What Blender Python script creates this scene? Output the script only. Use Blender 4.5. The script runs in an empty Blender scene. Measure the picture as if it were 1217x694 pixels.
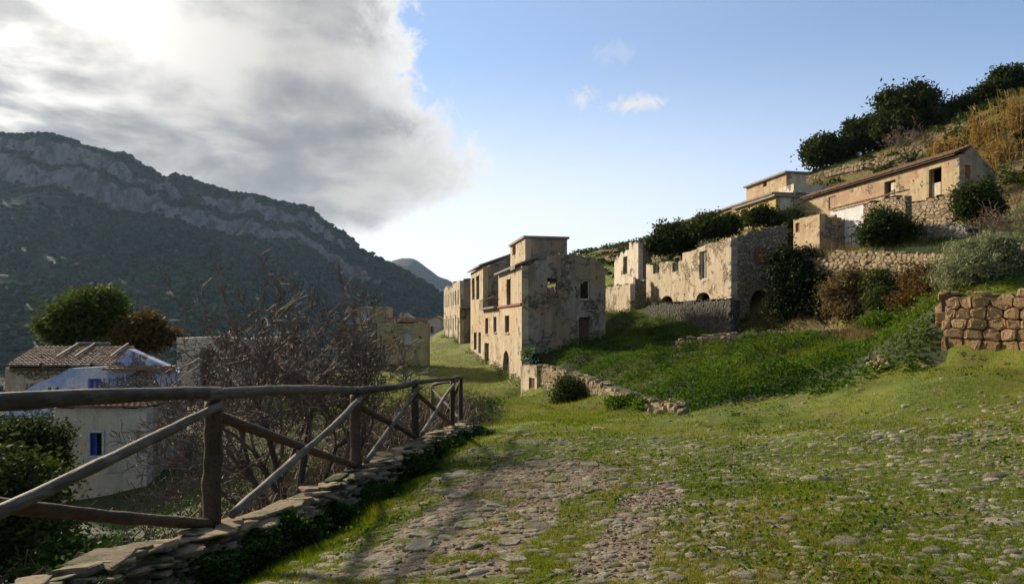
import bpy, math, random
import numpy as np
from mathutils import Vector

random.seed(7)
rng = np.random.default_rng(7)
scene = bpy.context.scene
COL = scene.collection

# ------------------------------------------------------------------ camera
HZ, FPX, CX, CAMH = 386.0, 800.0, 608.5, 1.65
cam_d = bpy.data.cameras.new('camera')
cam_d.sensor_width = 36.0
cam_d.lens = 36.0 * FPX / 1217.0
cam_d.shift_y = (HZ - 347.0) / 1217.0
cam_d.clip_start = 0.05
cam_d.clip_end = 20000.0
cam = bpy.data.objects.new('camera', cam_d)
cam.location = (0, 0, CAMH)
cam.rotation_euler = (math.radians(90), 0, 0)
COL.objects.link(cam)
scene.camera = cam

# ------------------------------------------------------------------ light and sky
SUN_AZ = math.radians(-48.0)      # measured from the view direction, to the left
SUN_EL = math.radians(25.0)
SUN_DIR = Vector((math.sin(SUN_AZ) * math.cos(SUN_EL), math.cos(SUN_AZ) * math.cos(SUN_EL), math.sin(SUN_EL)))
sun_d = bpy.data.lights.new('sun', 'SUN')
sun_d.energy = 5.0
sun_d.angle = math.radians(3.5)
sun_d.color = (1.0, 0.85, 0.65)
sun = bpy.data.objects.new('sun', sun_d)
sun.rotation_euler = (-SUN_DIR).to_track_quat('-Z', 'Y').to_euler()
COL.objects.link(sun)

scene.view_settings.view_transform = 'Standard'
scene.view_settings.look = 'None'
scene.view_settings.gamma = 1.0
scene.view_settings.exposure = 0.85
scene.view_settings.use_curve_mapping = False


class NT:
    """tiny node-tree helper"""
    def __init__(self, tree):
        self.t = tree
        self.n = tree.nodes
        self.l = tree.links

    def new(self, typ, **kw):
        nd = self.n.new(typ)
        for k, v in kw.items():
            setattr(nd, k, v)
        return nd

    def link(self, a, b):
        self.l.new(a, b)

    def setin(self, sock, v):
        if isinstance(v, bpy.types.NodeSocket):
            self.l.new(v, sock)
        elif v is not None:
            if isinstance(v, (tuple, list)) and len(v) == 3 and sock.type == 'RGBA':
                v = (*v, 1)
            sock.default_value = v

    def math(self, op, a, b=None, c=None, clamp=False):
        nd = self.new('ShaderNodeMath', operation=op, use_clamp=clamp)
        self.setin(nd.inputs[0], a)
        if b is not None: self.setin(nd.inputs[1], b)
        if c is not None: self.setin(nd.inputs[2], c)
        return nd.outputs[0]

    def step(self, v, lo, hi, a=0.0, b=1.0, smooth=True):
        nd = self.new('ShaderNodeMapRange', interpolation_type='SMOOTHSTEP' if smooth else 'LINEAR')
        self.setin(nd.inputs['Value'], v)
        nd.inputs['From Min'].default_value = lo
        nd.inputs['From Max'].default_value = hi
        nd.inputs['To Min'].default_value = a
        nd.inputs['To Max'].default_value = b
        return nd.outputs[0]

    def mix(self, f, a, b, blend='MIX'):
        nd = self.new('ShaderNodeMix', data_type='RGBA', blend_type=blend)
        self.setin(nd.inputs[0], f)
        self.setin(nd.inputs[6], a)
        self.setin(nd.inputs[7], b)
        return nd.outputs[2]

    def noise(self, vec, scale, detail=4, rough=0.55, dist=0.0):
        nd = self.new('ShaderNodeTexNoise')
        if vec is not None: self.link(vec, nd.inputs['Vector'])
        nd.inputs['Scale'].default_value = scale
        nd.inputs['Detail'].default_value = detail
        nd.inputs['Roughness'].default_value = rough
        nd.inputs['Distortion'].default_value = dist
        return nd.outputs[0]

    def voronoi(self, vec, scale, feature='F1', out=0, rnd=1.0):
        nd = self.new('ShaderNodeTexVoronoi', feature=feature)
        if vec is not None: self.link(vec, nd.inputs['Vector'])
        nd.inputs['Scale'].default_value = scale
        nd.inputs['Randomness'].default_value = rnd
        return nd.outputs[out]

    def mapping(self, vec, scale=(1, 1, 1), loc=(0, 0, 0)):
        nd = self.new('ShaderNodeMapping')
        self.link(vec, nd.inputs[0])
        nd.inputs['Scale'].default_value = scale
        nd.inputs['Location'].default_value = loc
        return nd.outputs[0]


world = bpy.data.worlds.new('World')
scene.world = world
world.use_nodes = True
w = NT(world.node_tree)
w.n.clear()
wout = w.new('ShaderNodeOutputWorld')
sky = w.new('ShaderNodeTexSky', sky_type='NISHITA')
sky.sun_disc = False
sky.sun_elevation = SUN_EL
sky.sun_rotation = SUN_AZ
sky.altitude = 200
sky.air_density = 1.0
sky.dust_density = 0.1
sky.ozone_density = 4.0
tc = w.new('ShaderNodeTexCoord')
sep = w.new('ShaderNodeSeparateXYZ')
w.link(tc.outputs['Generated'], sep.inputs[0])
dx, dy, dz = sep.outputs
az = w.math('ARCTAN2', dx, dy)
el = w.math('ARCSINE', dz)
zc = w.math('ADD', w.math('MAXIMUM', dz, 0.0), 0.22)
comb = w.new('ShaderNodeCombineXYZ')
w.setin(comb.inputs[0], w.math('DIVIDE', dx, zc))
w.setin(comb.inputs[1], w.math('DIVIDE', dy, zc))
cp = comb.outputs[0]
# outline of the big cloud bank: elevation -> azimuth of its right-hand edge
fc = w.new('ShaderNodeFloatCurve')
cu = fc.mapping.curves[0]
pts = [(0.0, -.75), (0.07, -.50), (0.104, -.31), (0.123, -.245), (0.155, -.15), (0.18, -.085), (0.216, -.035),
       (0.275, -.075), (0.342, -.125), (0.446, -.15), (0.6, -.10), (0.8, .15), (1.0, .6)]
cu.points[0].location = (pts[0][0], (pts[0][1] + 1) / 2)
cu.points[1].location = (pts[-1][0], (pts[-1][1] + 1) / 2)
for e_, a_ in pts[1:-1]:
    cu.points.new(e_, (a_ + 1) / 2)
fc.mapping.update()
w.setin(fc.inputs['Value'], el)
edge = w.math('SUBTRACT', w.math('MULTIPLY', fc.outputs[0], 2.0), 1.0)
dirv = w.new('ShaderNodeCombineXYZ')
w.setin(dirv.inputs[0], az); w.setin(dirv.inputs[1], el)
n_edge = w.noise(dirv.outputs[0], 6.0, 12, 0.62, 0.5)
n_fine = w.noise(dirv.outputs[0], 22.0, 10, 0.66, 0.4)
n_big = w.noise(cp, 2.4, 8, 0.50, 0.25)
n_soft = w.noise(cp, 0.8, 4, 0.45, 0.1)
m = w.math('ADD', w.math('SUBTRACT', edge, az), w.math('MULTIPLY', w.math('SUBTRACT', n_edge, 0.5), 0.24))
m = w.math('ADD', m, w.math('MULTIPLY', w.math('SUBTRACT', n_fine, 0.5), 0.15))
mask = w.step(m, -0.012, 0.03)
thick = w.step(m, 0.0, 0.12)
# small puffs
def puff(pa, pe, ra, re):
    a = w.math('DIVIDE', w.math('SUBTRACT', az, pa), ra)
    b = w.math('DIVIDE', w.math('SUBTRACT', el, pe), re)
    d = w.math('SQRT', w.math('ADD', w.math('MULTIPLY', a, a), w.math('MULTIPLY', b, b)))
    d = w.math('ADD', d, w.math('MULTIPLY', w.math('SUBTRACT', w.noise(dirv.outputs[0], 34, 9, 0.7, .5), 0.5), 4.2))
    return w.step(d, 0.0, 1.3, 0.9, 0.0)
pf = w.math('MAXIMUM', puff(.105, .322, .021, .013), puff(.178, .312, .045, .012))
pf = w.math('MAXIMUM', pf, w.math('MULTIPLY', puff(.155, .378, .04, .016), .25))
# angle to the sun
dot = w.new('ShaderNodeVectorMath', operation='DOT_PRODUCT')
w.link(tc.outputs['Generated'], dot.inputs[0])
dot.inputs[1].default_value = SUN_DIR
cs = w.math('MAXIMUM', dot.outputs['Value'], 0.0)
glow1 = w.math('POWER', cs, 20.0)
glow2 = w.math('POWER', cs, 60.0)
shade = w.step(w.math('ADD', w.math('ADD', w.math('MULTIPLY', n_big, .55), w.math('MULTIPLY', n_soft, .45)), w.math('MULTIPLY', n_fine, .10)), .43, .63, 0.0, 1.0)
grey = w.mix(shade, (.165, .173, .187), (.36, .352, .335))
gl = w.math('MULTIPLY', w.math('ADD', w.math('MULTIPLY', glow1, .60), w.math('MULTIPLY', glow2, 1.8)),
            w.step(n_big, .40, .60, .12, 1.0))
glc = w.mix(1.0, (1.0, .93, .82), (0, 0, 0), 'MIX')
glv = w.new('ShaderNodeVectorMath', operation='SCALE')
glv.inputs[0].default_value = (1.0, .95, .86)
w.setin(glv.inputs['Scale'], gl)
addv = w.new('ShaderNodeVectorMath', operation='ADD')
w.link(grey, addv.inputs[0]); w.link(glv.outputs[0], addv.inputs[1])
edge_bright = w.step(n_edge, .30, .62, 0.35, 1.0)
cloud_col = w.mix(thick, w.mix(edge_bright, (.34, .36, .39), (.55, .545, .535)), addv.outputs[0])
# clear sky with pale horizon
hz = w.step(el, 0.07, 0.40, 1.0, 0.18)
sunward = w.step(dot.outputs['Value'], -.2, .80, .06, 1.0)
hz = w.math('MULTIPLY', hz, sunward)
bg_sky = w.new('ShaderNodeBackground')
w.link(sky.outputs[0], bg_sky.inputs[0]); bg_sky.inputs[1].default_value = 0.098
bg_hz = w.new('ShaderNodeBackground')
bg_hz.inputs[0].default_value = (.58, .585, .60, 1)
bg_cl = w.new('ShaderNodeBackground')
w.link(cloud_col, bg_cl.inputs[0])
bg_pf = w.new('ShaderNodeBackground')
bg_pf.inputs[0].default_value = (.47, .465, .475, 1)
def mixs(f, a, b):
    nd = w.new('ShaderNodeMixShader')
    w.setin(nd.inputs[0], f); w.link(a, nd.inputs[1]); w.link(b, nd.inputs[2])
    return nd.outputs[0]
s1 = mixs(hz, bg_sky.outputs[0], bg_hz.outputs[0])
s2 = mixs(pf, s1, bg_pf.outputs[0])
s3 = mixs(mask, s2, bg_cl.outputs[0])
w.link(s3, wout.inputs['Surface'])

# ------------------------------------------------------------------ numeric helpers
def smooth(a, b, x):
    t = np.clip((np.asarray(x, float) - a) / (b - a), 0, 1)
    return t * t * (3 - 2 * t)

def _hash(ix, iy, seed):
    h = (ix.astype(np.int64) * 374761393 + iy.astype(np.int64) * 668265263 + seed * 1442695041) & 0x7fffffff
    h = ((h ^ (h >> 13)) * 1274126177) & 0x7fffffff
    return ((h ^ (h >> 16)) & 0xffff) / 65535.0

def vnoise(x, y, seed=0):
    x = np.asarray(x, float); y = np.asarray(y, float)
    ix = np.floor(x); iy = np.floor(y)
    fx = x - ix; fy = y - iy
    fx = fx * fx * (3 - 2 * fx); fy = fy * fy * (3 - 2 * fy)
    a = _hash(ix, iy, seed); b = _hash(ix + 1, iy, seed)
    c = _hash(ix, iy + 1, seed); d = _hash(ix + 1, iy + 1, seed)
    return (a * (1 - fx) + b * fx) * (1 - fy) + (c * (1 - fx) + d * fx) * fy

def fbm(x, y, seed=0, oct=4):
    s = 0; amp = .5; tot = 0
    for o in range(oct):
        s = s + amp * vnoise(x * 2 ** o, y * 2 ** o, seed + o * 17)
        tot += amp; amp *= .5
    return s / tot - .5

def P(px, py, Y):
    """world point that stands at distance Y under this direction"""
    return np.array([(px - CX) / FPX * Y, Y, CAMH + (HZ - py) / FPX * Y])

def ZZ(py, Y):
    return CAMH + (HZ - py) / FPX * Y

# ------------------------------------------------------------------ terrain
def kerb_x(Y):
    return -3.135 + .106 * np.asarray(Y, float)
KZ = np.array([(-2, .9), (0, .75), (2.2, .47), (3.62, .27), (5.7, -.06), (9.3, -.33), (12.55, -.48), (17.3, -.86), (19, -1.1)])
def kerb_z(Y):
    return np.interp(Y, KZ[:, 0], KZ[:, 1])

ctrl = []
def cp_px(px, py, Y, dz=0.0):
    p = P(px, py, Y); ctrl.append((p[0], p[1], p[2] + dz))
def cp_w(x, y, z): ctrl.append((x, y, z))

for p in [(0, 0, 0), (0, -8, .3), (-1.6, 0, .1), (3, 0, .15), (8, 0, .6), (14, -6, 2.2), (16, 4, 2.6), (22, -8, 5), (-1.5, -6, .5)]: cp_w(*p)
for a in [(600, 694, 4.4), (900, 694, 4.2), (1217, 694, 4.05), (1217, 600, 6.3), (1000, 600, 6.3), (800, 600, 6.7), (620, 600, 7.1),
          (650, 540, 11.5), (800, 545, 10.3), (1000, 540, 9.9), (1217, 545, 8.4), (1217, 480, 12), (1000, 500, 14.2), (800, 515, 14.4),
          (640, 500, 20), (720, 500, 19), (805, 492, 19.5), (900, 482, 17.8), (1000, 460, 17), (1110, 440, 16), (1130, 427, 15.8), (1180, 437, 14.7), (1217, 446, 14.0), (1250, 456, 13.2), (1110, 452, 14.6), (1150, 452, 13.9),
          (600, 480, 30), (570, 475, 36), (520, 472, 36), (618, 462, 44.5), (600, 452, 49), (575, 434, 59), (560, 419, 69), (546, 412, 78),
          (528, 401, 97), (515, 399, 112), (505, 398, 130), (510, 436, 55), (520, 428, 64), (515, 410, 80), (450, 450, 48), (430, 467, 37), (480, 455, 44), (540, 490, 26), (560, 510, 20)]:
    cp_px(*a)
for Y, dzr in [(2, -.42), (4, -.38), (6, -.36), (8, -.36), (10, -.36), (12.5, -.36), (15, -.32), (17.5, -.3)]:
    cp_w(float(kerb_x(Y)) + .55, Y, float(kerb_z(Y)) + dzr)
for Y, z in [(0, -.9), (3, -1.15), (6, -1.5), (9, -1.8), (12, -2.0), (15, -2.05), (18, -1.9), (22, -2.0)]:
    cp_w(float(kerb_x(Y)) - .75, Y, z)
for p in [(-6, 2, -3.2), (-6, 8, -3.3), (-6, 14, -3.0), (-6.5, 20, -2.7), (-6.5, 27, -2.3), (-12, 4, -5.2), (-12, 14, -4.8), (-11, 22, -4.2), (-12, 28, -2.6),
          (-17, 23.5, -5.0), (-17, 30, -4.0), (-14.5, 32.5, -1.5), (-15, 37, -1.5), (-11, 45, -2.0), (-12, 55, -1.8), (-22, 36, -3.5), (-24, 20, -7), (-24, 6, -8),
          (-30, 40, -8), (-30, 60, -8), (-20, 70, -4), (-15, 90, -2.5), (-25, 110, -8), (-50, 40, -20), (-60, 100, -30), (-50, 0, -20), (-120, 60, -55), (-100, 150, -50),
          (-40, 160, -20), (-10, 170, -6), (-200, 0, -75), (-300, 200, -75), (-250, 400, -75), (-100, 350, -70), (0, 350, -50), (-30, -20, -9), (-100, -60, -40),
          (0, 220, -12), (-500, 500, -75), (400, 800, 20), (-300, 800, -60), (-800, 200, -75)]: cp_w(*p)
# bank above the low retaining wall beside the street
RW = [(622.5, 471, 44.3), (650, 474, 40), (690, 481, 33), (740, 486, 27), (780, 489, 23), (806, 491, 20)]     # wall foot
RT = [(622.5, 433, 44.3), (650, 435, 40), (690, 448, 33), (740, 464, 27), (780, 477, 23), (806, 484, 20)]     # wall top
for (px, py, Y) in RW:
    cp_px(px - 3, py, Y - .25)
for (px, py, Y) in RT:
    p = P(px, py, Y); cp_w(p[0] + .75, p[1] + .35, p[2] - .05)
for a in [(640, 428, 44.6), (680, 413, 45.5), (718, 406, 46.5), (700, 440, 37), (760, 452, 29), (820, 455, 25), (860, 470, 20), (930, 462, 19), (760, 400, 45), (740, 398, 52),
          (740, 375, 58), (770, 420, 36), (860, 412, 33), (870, 393, 44), (900, 384, 44.4), (935, 384, 44), (940, 420, 27), (960, 400, 32), (1000, 425, 22), (1000, 398, 29),
          (1060, 412, 22), (1060, 385, 30), (1110, 400, 20), (1112, 372, 27)]: cp_px(*a)
# terraces on the right
for a in [(1150, 318, 29), (1217, 325, 27), (1150, 342, 17.6), (1217, 342, 17), (1300, 345, 16),
          (1090, 290, 40), (1150, 288, 36), (1217, 290, 33), (1190, 240, 48), (1217, 230, 50),
          (920, 272, 62), (875, 275, 68), (850, 285, 72), (800, 300, 82), (760, 318, 90), (735, 374, 57), (725, 372, 62), (745, 352, 74), (765, 345, 70), (690, 300, 125), (640, 312, 130), (770, 292, 128), (600, 345, 125), (570, 370, 125),
          (830, 275, 100), (900, 240, 105), (950, 212, 98), (1000, 194, 95), (1050, 178, 92), (1100, 162, 88), (1160, 130, 86), (1217, 103, 84),
          (1000, 224, 74), (1060, 214, 66), (1100, 198, 64), (1160, 168, 62), (1217, 150, 60), (1217, 200, 54), (930, 226, 82)]: cp_px(*a)
for p in [(45, 20, 16), (45, 0, 14), (40, -20, 12), (80, 50, 38), (80, 0, 30), (120, 90, 55), (60, 105, 26), (35, 120, 19), (10, 150, 4), (120, 180, 40), (60, 200, 15), (250, 100, 80), (250, -60, 70), (60, -60, 18), (0, -60, 2), (200, 300, 30)]: cp_w(*p)
OVER = [(936, 388, 304, 43.5), (990, 386, 311, 39.3), (1040, 384, 312, 36.3), (1090, 380, 315, 33.3), (1128, 378, 317, 30.8), (1160, 376, 320, 29.5)]
BLOCKW = [(1121, 427, 352, 16.2), (1160, 429, 349, 15.6), (1192, 431, 346, 15.2), (1262, 436, 344, 14.2)]
def wall_pairs(path, front, back):
    pts_ = [(P(a, f, Y), ZZ(t, Y)) for (a, f, t, Y) in path]
    for i, (q_, zt_) in enumerate(pts_):
        a, b = pts_[max(i - 1, 0)][0], pts_[min(i + 1, len(pts_) - 1)][0]
        t_ = (b - a)[:2]; t_ /= np.linalg.norm(t_); n_ = np.array([t_[1], -t_[0]])
        if n_ @ (np.array([-2.0, 0.0]) - q_[:2]) < 0: n_ = -n_
        f_ = q_[:2] + n_ * front; k_ = q_[:2] - n_ * back
        cp_w(f_[0], f_[1], q_[2] - .05); cp_w(k_[0], k_[1], zt_ - .08)
wall_pairs(OVER, .4, .9)
wall_pairs(BLOCKW, .35, .75)
_sd = np.array([-.198, 1.0]) / math.hypot(.198, 1.0); _se = np.array([_sd[1], -_sd[0]])
_cr = P(1043, 0, 40)[:2]; _cb = P(1140, 0, 45)[:2]
for s_ in (-1, 2, 5, 8.5):
    for t_, z_ in ((-1.2, 6.0), (.6, 6.3), (2.2, 6.5), (3.4, 6.8)): _p = _cr + _sd * s_ + _se * t_; cp_w(_p[0], _p[1], z_)
for s_ in (0, 4, 8, 12, 16):
    for t_, z_ in ((-1.0, 7.3 + s_ * .03), (.4, 10.2), (3, 10.3), (4.5, 11)): _p = _cb + _sd * s_ + _se * t_; cp_w(_p[0], _p[1], z_)
ctrl = np.array(ctrl)
_A = np.sqrt(((ctrl[:, None, :2] - ctrl[None, :, :2]) ** 2).sum(-1) + .04)
_n = len(ctrl)
_M = np.zeros((_n + 3, _n + 3)); _M[:_n, :_n] = _A + np.eye(_n) * .02
_M[:_n, _n] = 1; _M[:_n, _n + 1:] = ctrl[:, :2] * .001
_M[_n:, :_n] = _M[:_n, _n:].T
_W = np.linalg.solve(_M, np.concatenate([ctrl[:, 2], [0, 0, 0]]))

def hgt(x, y, fine=True):
    x = np.atleast_1d(np.asarray(x, float)); y = np.atleast_1d(np.asarray(y, float))
    shp = x.shape
    xf = x.ravel(); yf = y.ravel()
    z = np.empty_like(xf)
    for i in range(0, len(xf), 20000):
        xs, ys = xf[i:i + 20000], yf[i:i + 20000]
        r = np.sqrt((xs[:, None] - ctrl[None, :, 0]) ** 2 + (ys[:, None] - ctrl[None, :, 1]) ** 2 + .04)
        z[i:i + 20000] = r @ _W[:_n] + _W[_n] + .001 * (xs * _W[_n + 1] + ys * _W[_n + 2])
    if fine:
        d = np.sqrt(xf ** 2 + yf ** 2)
        z += fbm(xf * .35, yf * .35, 3, 3) * .22 * smooth(3, 14, d)
        z += fbm(xf * 1.7, yf * 1.7, 5, 3) * .07
        z += fbm(xf * .05, yf * .05, 9, 4) * 5.0 * smooth(90, 200, d)
    return z.reshape(shp)

def gz(x, y): return float(hgt(x, y)[0])

def G(px, py, y0=3.0, y1=160.0):
    """where the direction (px,py) meets the terrain"""
    Y = np.geomspace(y0, y1, 1500)
    x = (px - CX) / FPX * Y
    zr = CAMH + (HZ - py) / FPX * Y
    dd = zr - hgt(x, Y)
    k = np.argmax(dd < 0)
    if dd[k] >= 0: k = len(Y) - 1
    return np.array([x[k], Y[k], float(hgt(x[k], Y[k])[0])])

# ------------------------------------------------------------------ object helpers
def wloc(o):
    v = Vector((0, 0, 0))
    while o is not None:
        v += o.location; o = o.parent
    return v

def tag(o, label=None, cat=None, group=None, kind=None):
    if label: o['label'] = label
    if cat: o['category'] = cat
    if group: o['group'] = group
    if kind: o['kind'] = kind
    return o

def thing(name, loc, label, cat, group=None):
    o = bpy.data.objects.new(name, None)
    o.location = Vector([float(c) for c in loc]); o.empty_display_size = .3
    COL.objects.link(o)
    return tag(o, label, cat, group)

def mesh_data(name, V, F, mat=None, smooth_=False, var=None):
    V = np.asarray(V, dtype=np.float32)
    me = bpy.data.meshes.new(name)
    if isinstance(F, np.ndarray):
        k = F.shape[1]; nF = len(F)
        me.vertices.add(len(V)); me.vertices.foreach_set('co', V.ravel())
        me.loops.add(nF * k); me.loops.foreach_set('vertex_index', F.astype(np.int32).ravel())
        me.polygons.add(nF)
        me.polygons.foreach_set('loop_start', np.arange(0, nF * k, k, dtype=np.int32))
        me.update(calc_edges=True)
        me.validate()
    else:
        me.from_pydata([tuple(map(float, v)) for v in V], [], F)
    if mat is not None: me.materials.append(mat)
    if smooth_:
        me.polygons.foreach_set('use_smooth', np.ones(len(me.polygons), dtype=bool))
    if var is not None:
        at = me.attributes.new('var', 'FLOAT', 'FACE')
        at.data.foreach_set('value', np.asarray(var, dtype=np.float32)[:len(me.polygons)])
    me.update()
    return me

def mobj(name, V, F, mat, parent=None, smooth_=False, var=None):
    V = np.asarray(V, float)
    if parent is not None:
        V = V - np.array(wloc(parent))
    me = mesh_data(name, V, F, mat, smooth_, var)
    o = bpy.data.objects.new(name, me)
    COL.objects.link(o)
    if parent is not None: o.parent = parent
    return o

def inst(name, me, loc, rot, scl, parent):
    o = bpy.data.objects.new(name, me)
    o.location = Vector([float(c) for c in loc]) - wloc(parent)
    o.rotation_euler = rot
    o.scale = scl
    COL.objects.link(o); o.parent = parent
    return o

class MB:
    def __init__(self): self.V = []; self.F = []
    def add(self, V, F):
        b = len(self.V)
        self.V += [tuple(v) for v in V]; self.F += [tuple(i + b for i in f) for f in F]
    def hexa(self, c):      # 8 corners: bottom 4 ccw, top 4 ccw
        self.add(c, [(3, 2, 1, 0), (4, 5, 6, 7), (0, 1, 5, 4), (1, 2, 6, 5), (2, 3, 7, 6), (3, 0, 4, 7)])
    def obox(self, O, a, n, u0, u1, d0, d1, z0, z1):
        """box in a wall frame: u along the wall, d outwards, z up"""
        c = []
        for z in (z0, z1):
            for (u, d) in ((u0, d1), (u1, d1), (u1, d0), (u0, d0)):
                c.append((O[0] + a[0] * u + n[0] * d, O[1] + a[1] * u + n[1] * d, z))
        self.hexa(c)
    def tube(self, pts, rad, seg=8, cap=True):
        pts = [np.array(p, float) for p in pts]
        b = len(self.V)
        for i, p in enumerate(pts):
            t = pts[min(i + 1, len(pts) - 1)] - pts[max(i - 1, 0)]
            t = t / (np.linalg.norm(t) + 1e-9)
            up = np.array([0, 0, 1.0]) if abs(t[2]) < .9 else np.array([1.0, 0, 0])
            s = np.cross(t, up); s /= np.linalg.norm(s); q = np.cross(s, t)
            r = rad[i] if hasattr(rad, '__len__') else rad
            for k in range(seg):
                an = 2 * math.pi * k / seg
                self.V.append(tuple(p + s * r * math.cos(an) + q * r * math.sin(an)))
        for i in range(len(pts) - 1):
            for k in range(seg):
                k2 = (k + 1) % seg
                self.F.append((b + i * seg + k, b + i * seg + k2, b + (i + 1) * seg + k2, b + (i + 1) * seg + k))
        if cap:
            self.F.append(tuple(b + k for k in range(seg))[::-1])
            self.F.append(tuple(b + (len(pts) - 1) * seg + k for k in range(seg)))
    def build(self, name, mat, parent=None, smooth_=False):
        return mobj(name, self.V, self.F, mat, parent, smooth_)

# ------------------------------------------------------------------ materials
MATS = {}
ALBEDO = .80
def material(name):
    mt = bpy.data.materials.new(name); mt.use_nodes = True
    nt = NT(mt.node_tree)
    bs = nt.n['Principled BSDF']
    bs.inputs['Specular IOR Level'].default_value = .25
    bs.inputs['Roughness'].default_value = .9
    MATS[name] = mt
    return mt, nt, bs

def coords(nt):
    g = nt.new('ShaderNodeNewGeometry')
    return g.outputs['Position']

def bump(nt, bs, h, strength=.5, dist=.05):
    b = nt.new('ShaderNodeBump')
    b.inputs['Strength'].default_value = strength
    b.inputs['Distance'].default_value = dist
    nt.setin(b.inputs['Height'], h)
    nt.link(b.outputs[0], bs.inputs['Normal'])

def plaster(name, c1, c2, stain, stone=(.26, .22, .17), reveal=.5, scale=1.0, patch=None, blot=.7):
    """old lime render: two tones, rain streaks, fallen patches that show rubble"""
    mt, nt, bs = material(name)
    p = coords(nt)
    n1 = nt.noise(p, .55 * scale, 5, .6, .3)
    n2 = nt.noise(p, 3.0 * scale, 6, .65)
    n3 = nt.noise(nt.mapping(p, (1.6, 1.6, .22)), 1.2, 5, .6)
    n4 = nt.noise(p, 14.0, 4, .7)
    col = nt.mix(nt.step(n1, .36, .64), c1, c2)
    if patch:
        n6 = nt.noise(nt.mapping(p, (1, 1, 1), (7, 3, 11)), .42, 4, .55)
        col = nt.mix(nt.step(n6, .50, .60), col, patch)
    col = nt.mix(nt.step(n3, .46, .72, 0, .8), col, stain)
    col = nt.mix(nt.step(n2, .48, .72, 0, .75), col, stain)
    n7 = nt.noise(nt.mapping(p, (1, 1, 1), (3, 17, 5)), 1.3, 7, .7)
    col = nt.mix(nt.step(n7, .54, .66, 0, blot), col, tuple(x * .62 for x in stain))
    vs_ = 3.4 if scale < 2 else 6.5
    v = nt.voronoi(nt.mapping(p, (1, 1, 1.5)), vs_, 'F1', 1)
    ve = nt.voronoi(nt.mapping(p, (1, 1, 1.5)), vs_, 'DISTANCE_TO_EDGE')
    sr = nt.new('ShaderNodeSeparateColor'); nt.link(v, sr.inputs[0])
    st = nt.mix(sr.outputs[0], tuple(c * .55 for c in stone), tuple(min(1, c * 1.5) for c in stone))
    st = nt.mix(nt.step(ve, .0, .09), tuple(c * .38 for c in stone), st)
    rv = nt.math('ADD', nt.math('MULTIPLY', nt.noise(nt.mapping(p, (1, 1, 1), (31, 5, 2)), .7, 7, .66), .8), nt.math('MULTIPLY', n2, .2))
    rm = nt.step(rv, .665 - .23 * reveal, .69 - .23 * reveal)
    col = nt.mix(rm, col, st)
    col = nt.mix(nt.step(n4, .35, .72, 0, .45), col, tuple(c * .42 for c in c1))
    nt.link(col, bs.inputs['Base Color'])
    h = nt.math('ADD', nt.math('MULTIPLY', nt.step(ve, 0, .12), rm), nt.math('MULTIPLY', nt.math('SUBTRACT', 1.0, rm), 1.7))
    h = nt.math('ADD', h, nt.math('MULTIPLY', n2, .5))
    h = nt.math('ADD', h, nt.math('MULTIPLY', n4, .18))
    bump(nt, bs, h, 1.0, .06)
    return mt

def rubble(name, base, dark, scale=3.0):
    mt, nt, bs = material(name)
    p = coords(nt)
    pp = nt.mapping(p, (1, 1, 1.7))
    v = nt.voronoi(pp, scale, 'F1', 1); ve = nt.voronoi(pp, scale, 'DISTANCE_TO_EDGE')
    sr = nt.new('ShaderNodeSeparateColor'); nt.link(v, sr.inputs[0])
    n = nt.noise(p, 6, 5, .65)
    c = nt.mix(sr.outputs[0], tuple(x * .6 for x in base), tuple(min(1, x * 1.35) for x in base))
    c = nt.mix(nt.step(n, .3, .75, 0, .6), c, dark)
    c = nt.mix(nt.step(ve, .01, .10), dark, c)
    nt.link(c, bs.inputs['Base Color'])
    bump(nt, bs, nt.math('ADD', nt.step(ve, 0, .16), nt.math('MULTIPLY', n, .5)), 1.0, .09)
    return mt

def rock(name, c1, c2, lichen=(.32, .31, .24), moss=None, moss_amt=.0):
    mt, nt, bs = material(name)
    oi = nt.new('ShaderNodeObjectInfo')
    at = nt.new('ShaderNodeAttribute'); at.attribute_name = 'var'
    p = coords(nt)
    r = nt.math('FRACT', nt.math('ADD', oi.outputs['Random'], at.outputs['Fac']))
    n = nt.noise(p, 9, 6, .65); n2 = nt.noise(p, 38, 5, .7)
    c = nt.mix(r, c1, c2)
    c = nt.mix(nt.step(n, .50, .72, 0, .6), c, lichen)
    c = nt.mix(nt.step(n2, .35, .8, 0, .5), c, tuple(x * .4 for x in c1))
    if moss:
        nm = nt.noise(p, 3.1, 5, .6)
        c = nt.mix(nt.step(nm, .62 - moss_amt, .72 - moss_amt), c, moss)
    nt.link(c, bs.inputs['Base Color'])
    bump(nt, bs, nt.math('ADD', nt.math('MULTIPLY', n, 1.0), nt.math('MULTIPLY', n2, .5)), .9, .05)
    return mt

def wood(name, c1, c2, axis_scale=(2, 2, 2)):
    mt, nt, bs = material(name)
    tcn = nt.new('ShaderNodeTexCoord')
    p = coords(nt)
    oi = nt.new('ShaderNodeObjectInfo')
    n = nt.noise(nt.mapping(p, (5, 5, 5)), 1.0, 6, .6, .4)
    n2 = nt.noise(nt.mapping(p, (40, 5, 40)), 1.0, 5, .6, .6)
    c = nt.mix(nt.step(nt.math('ADD', n, nt.math('MULTIPLY', nt.math('SUBTRACT', oi.outputs['Random'], .5), .35)), .3, .7), c1, c2)
    c = nt.mix(nt.step(n2, .45, .7, 0, .7), c, tuple(x * .35 for x in c1))
    nt.link(c, bs.inputs['Base Color'])
    bs.inputs['Roughness'].default_value = .75
    bump(nt, bs, nt.math('ADD', n2, n), .7, .012)
    return mt

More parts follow.
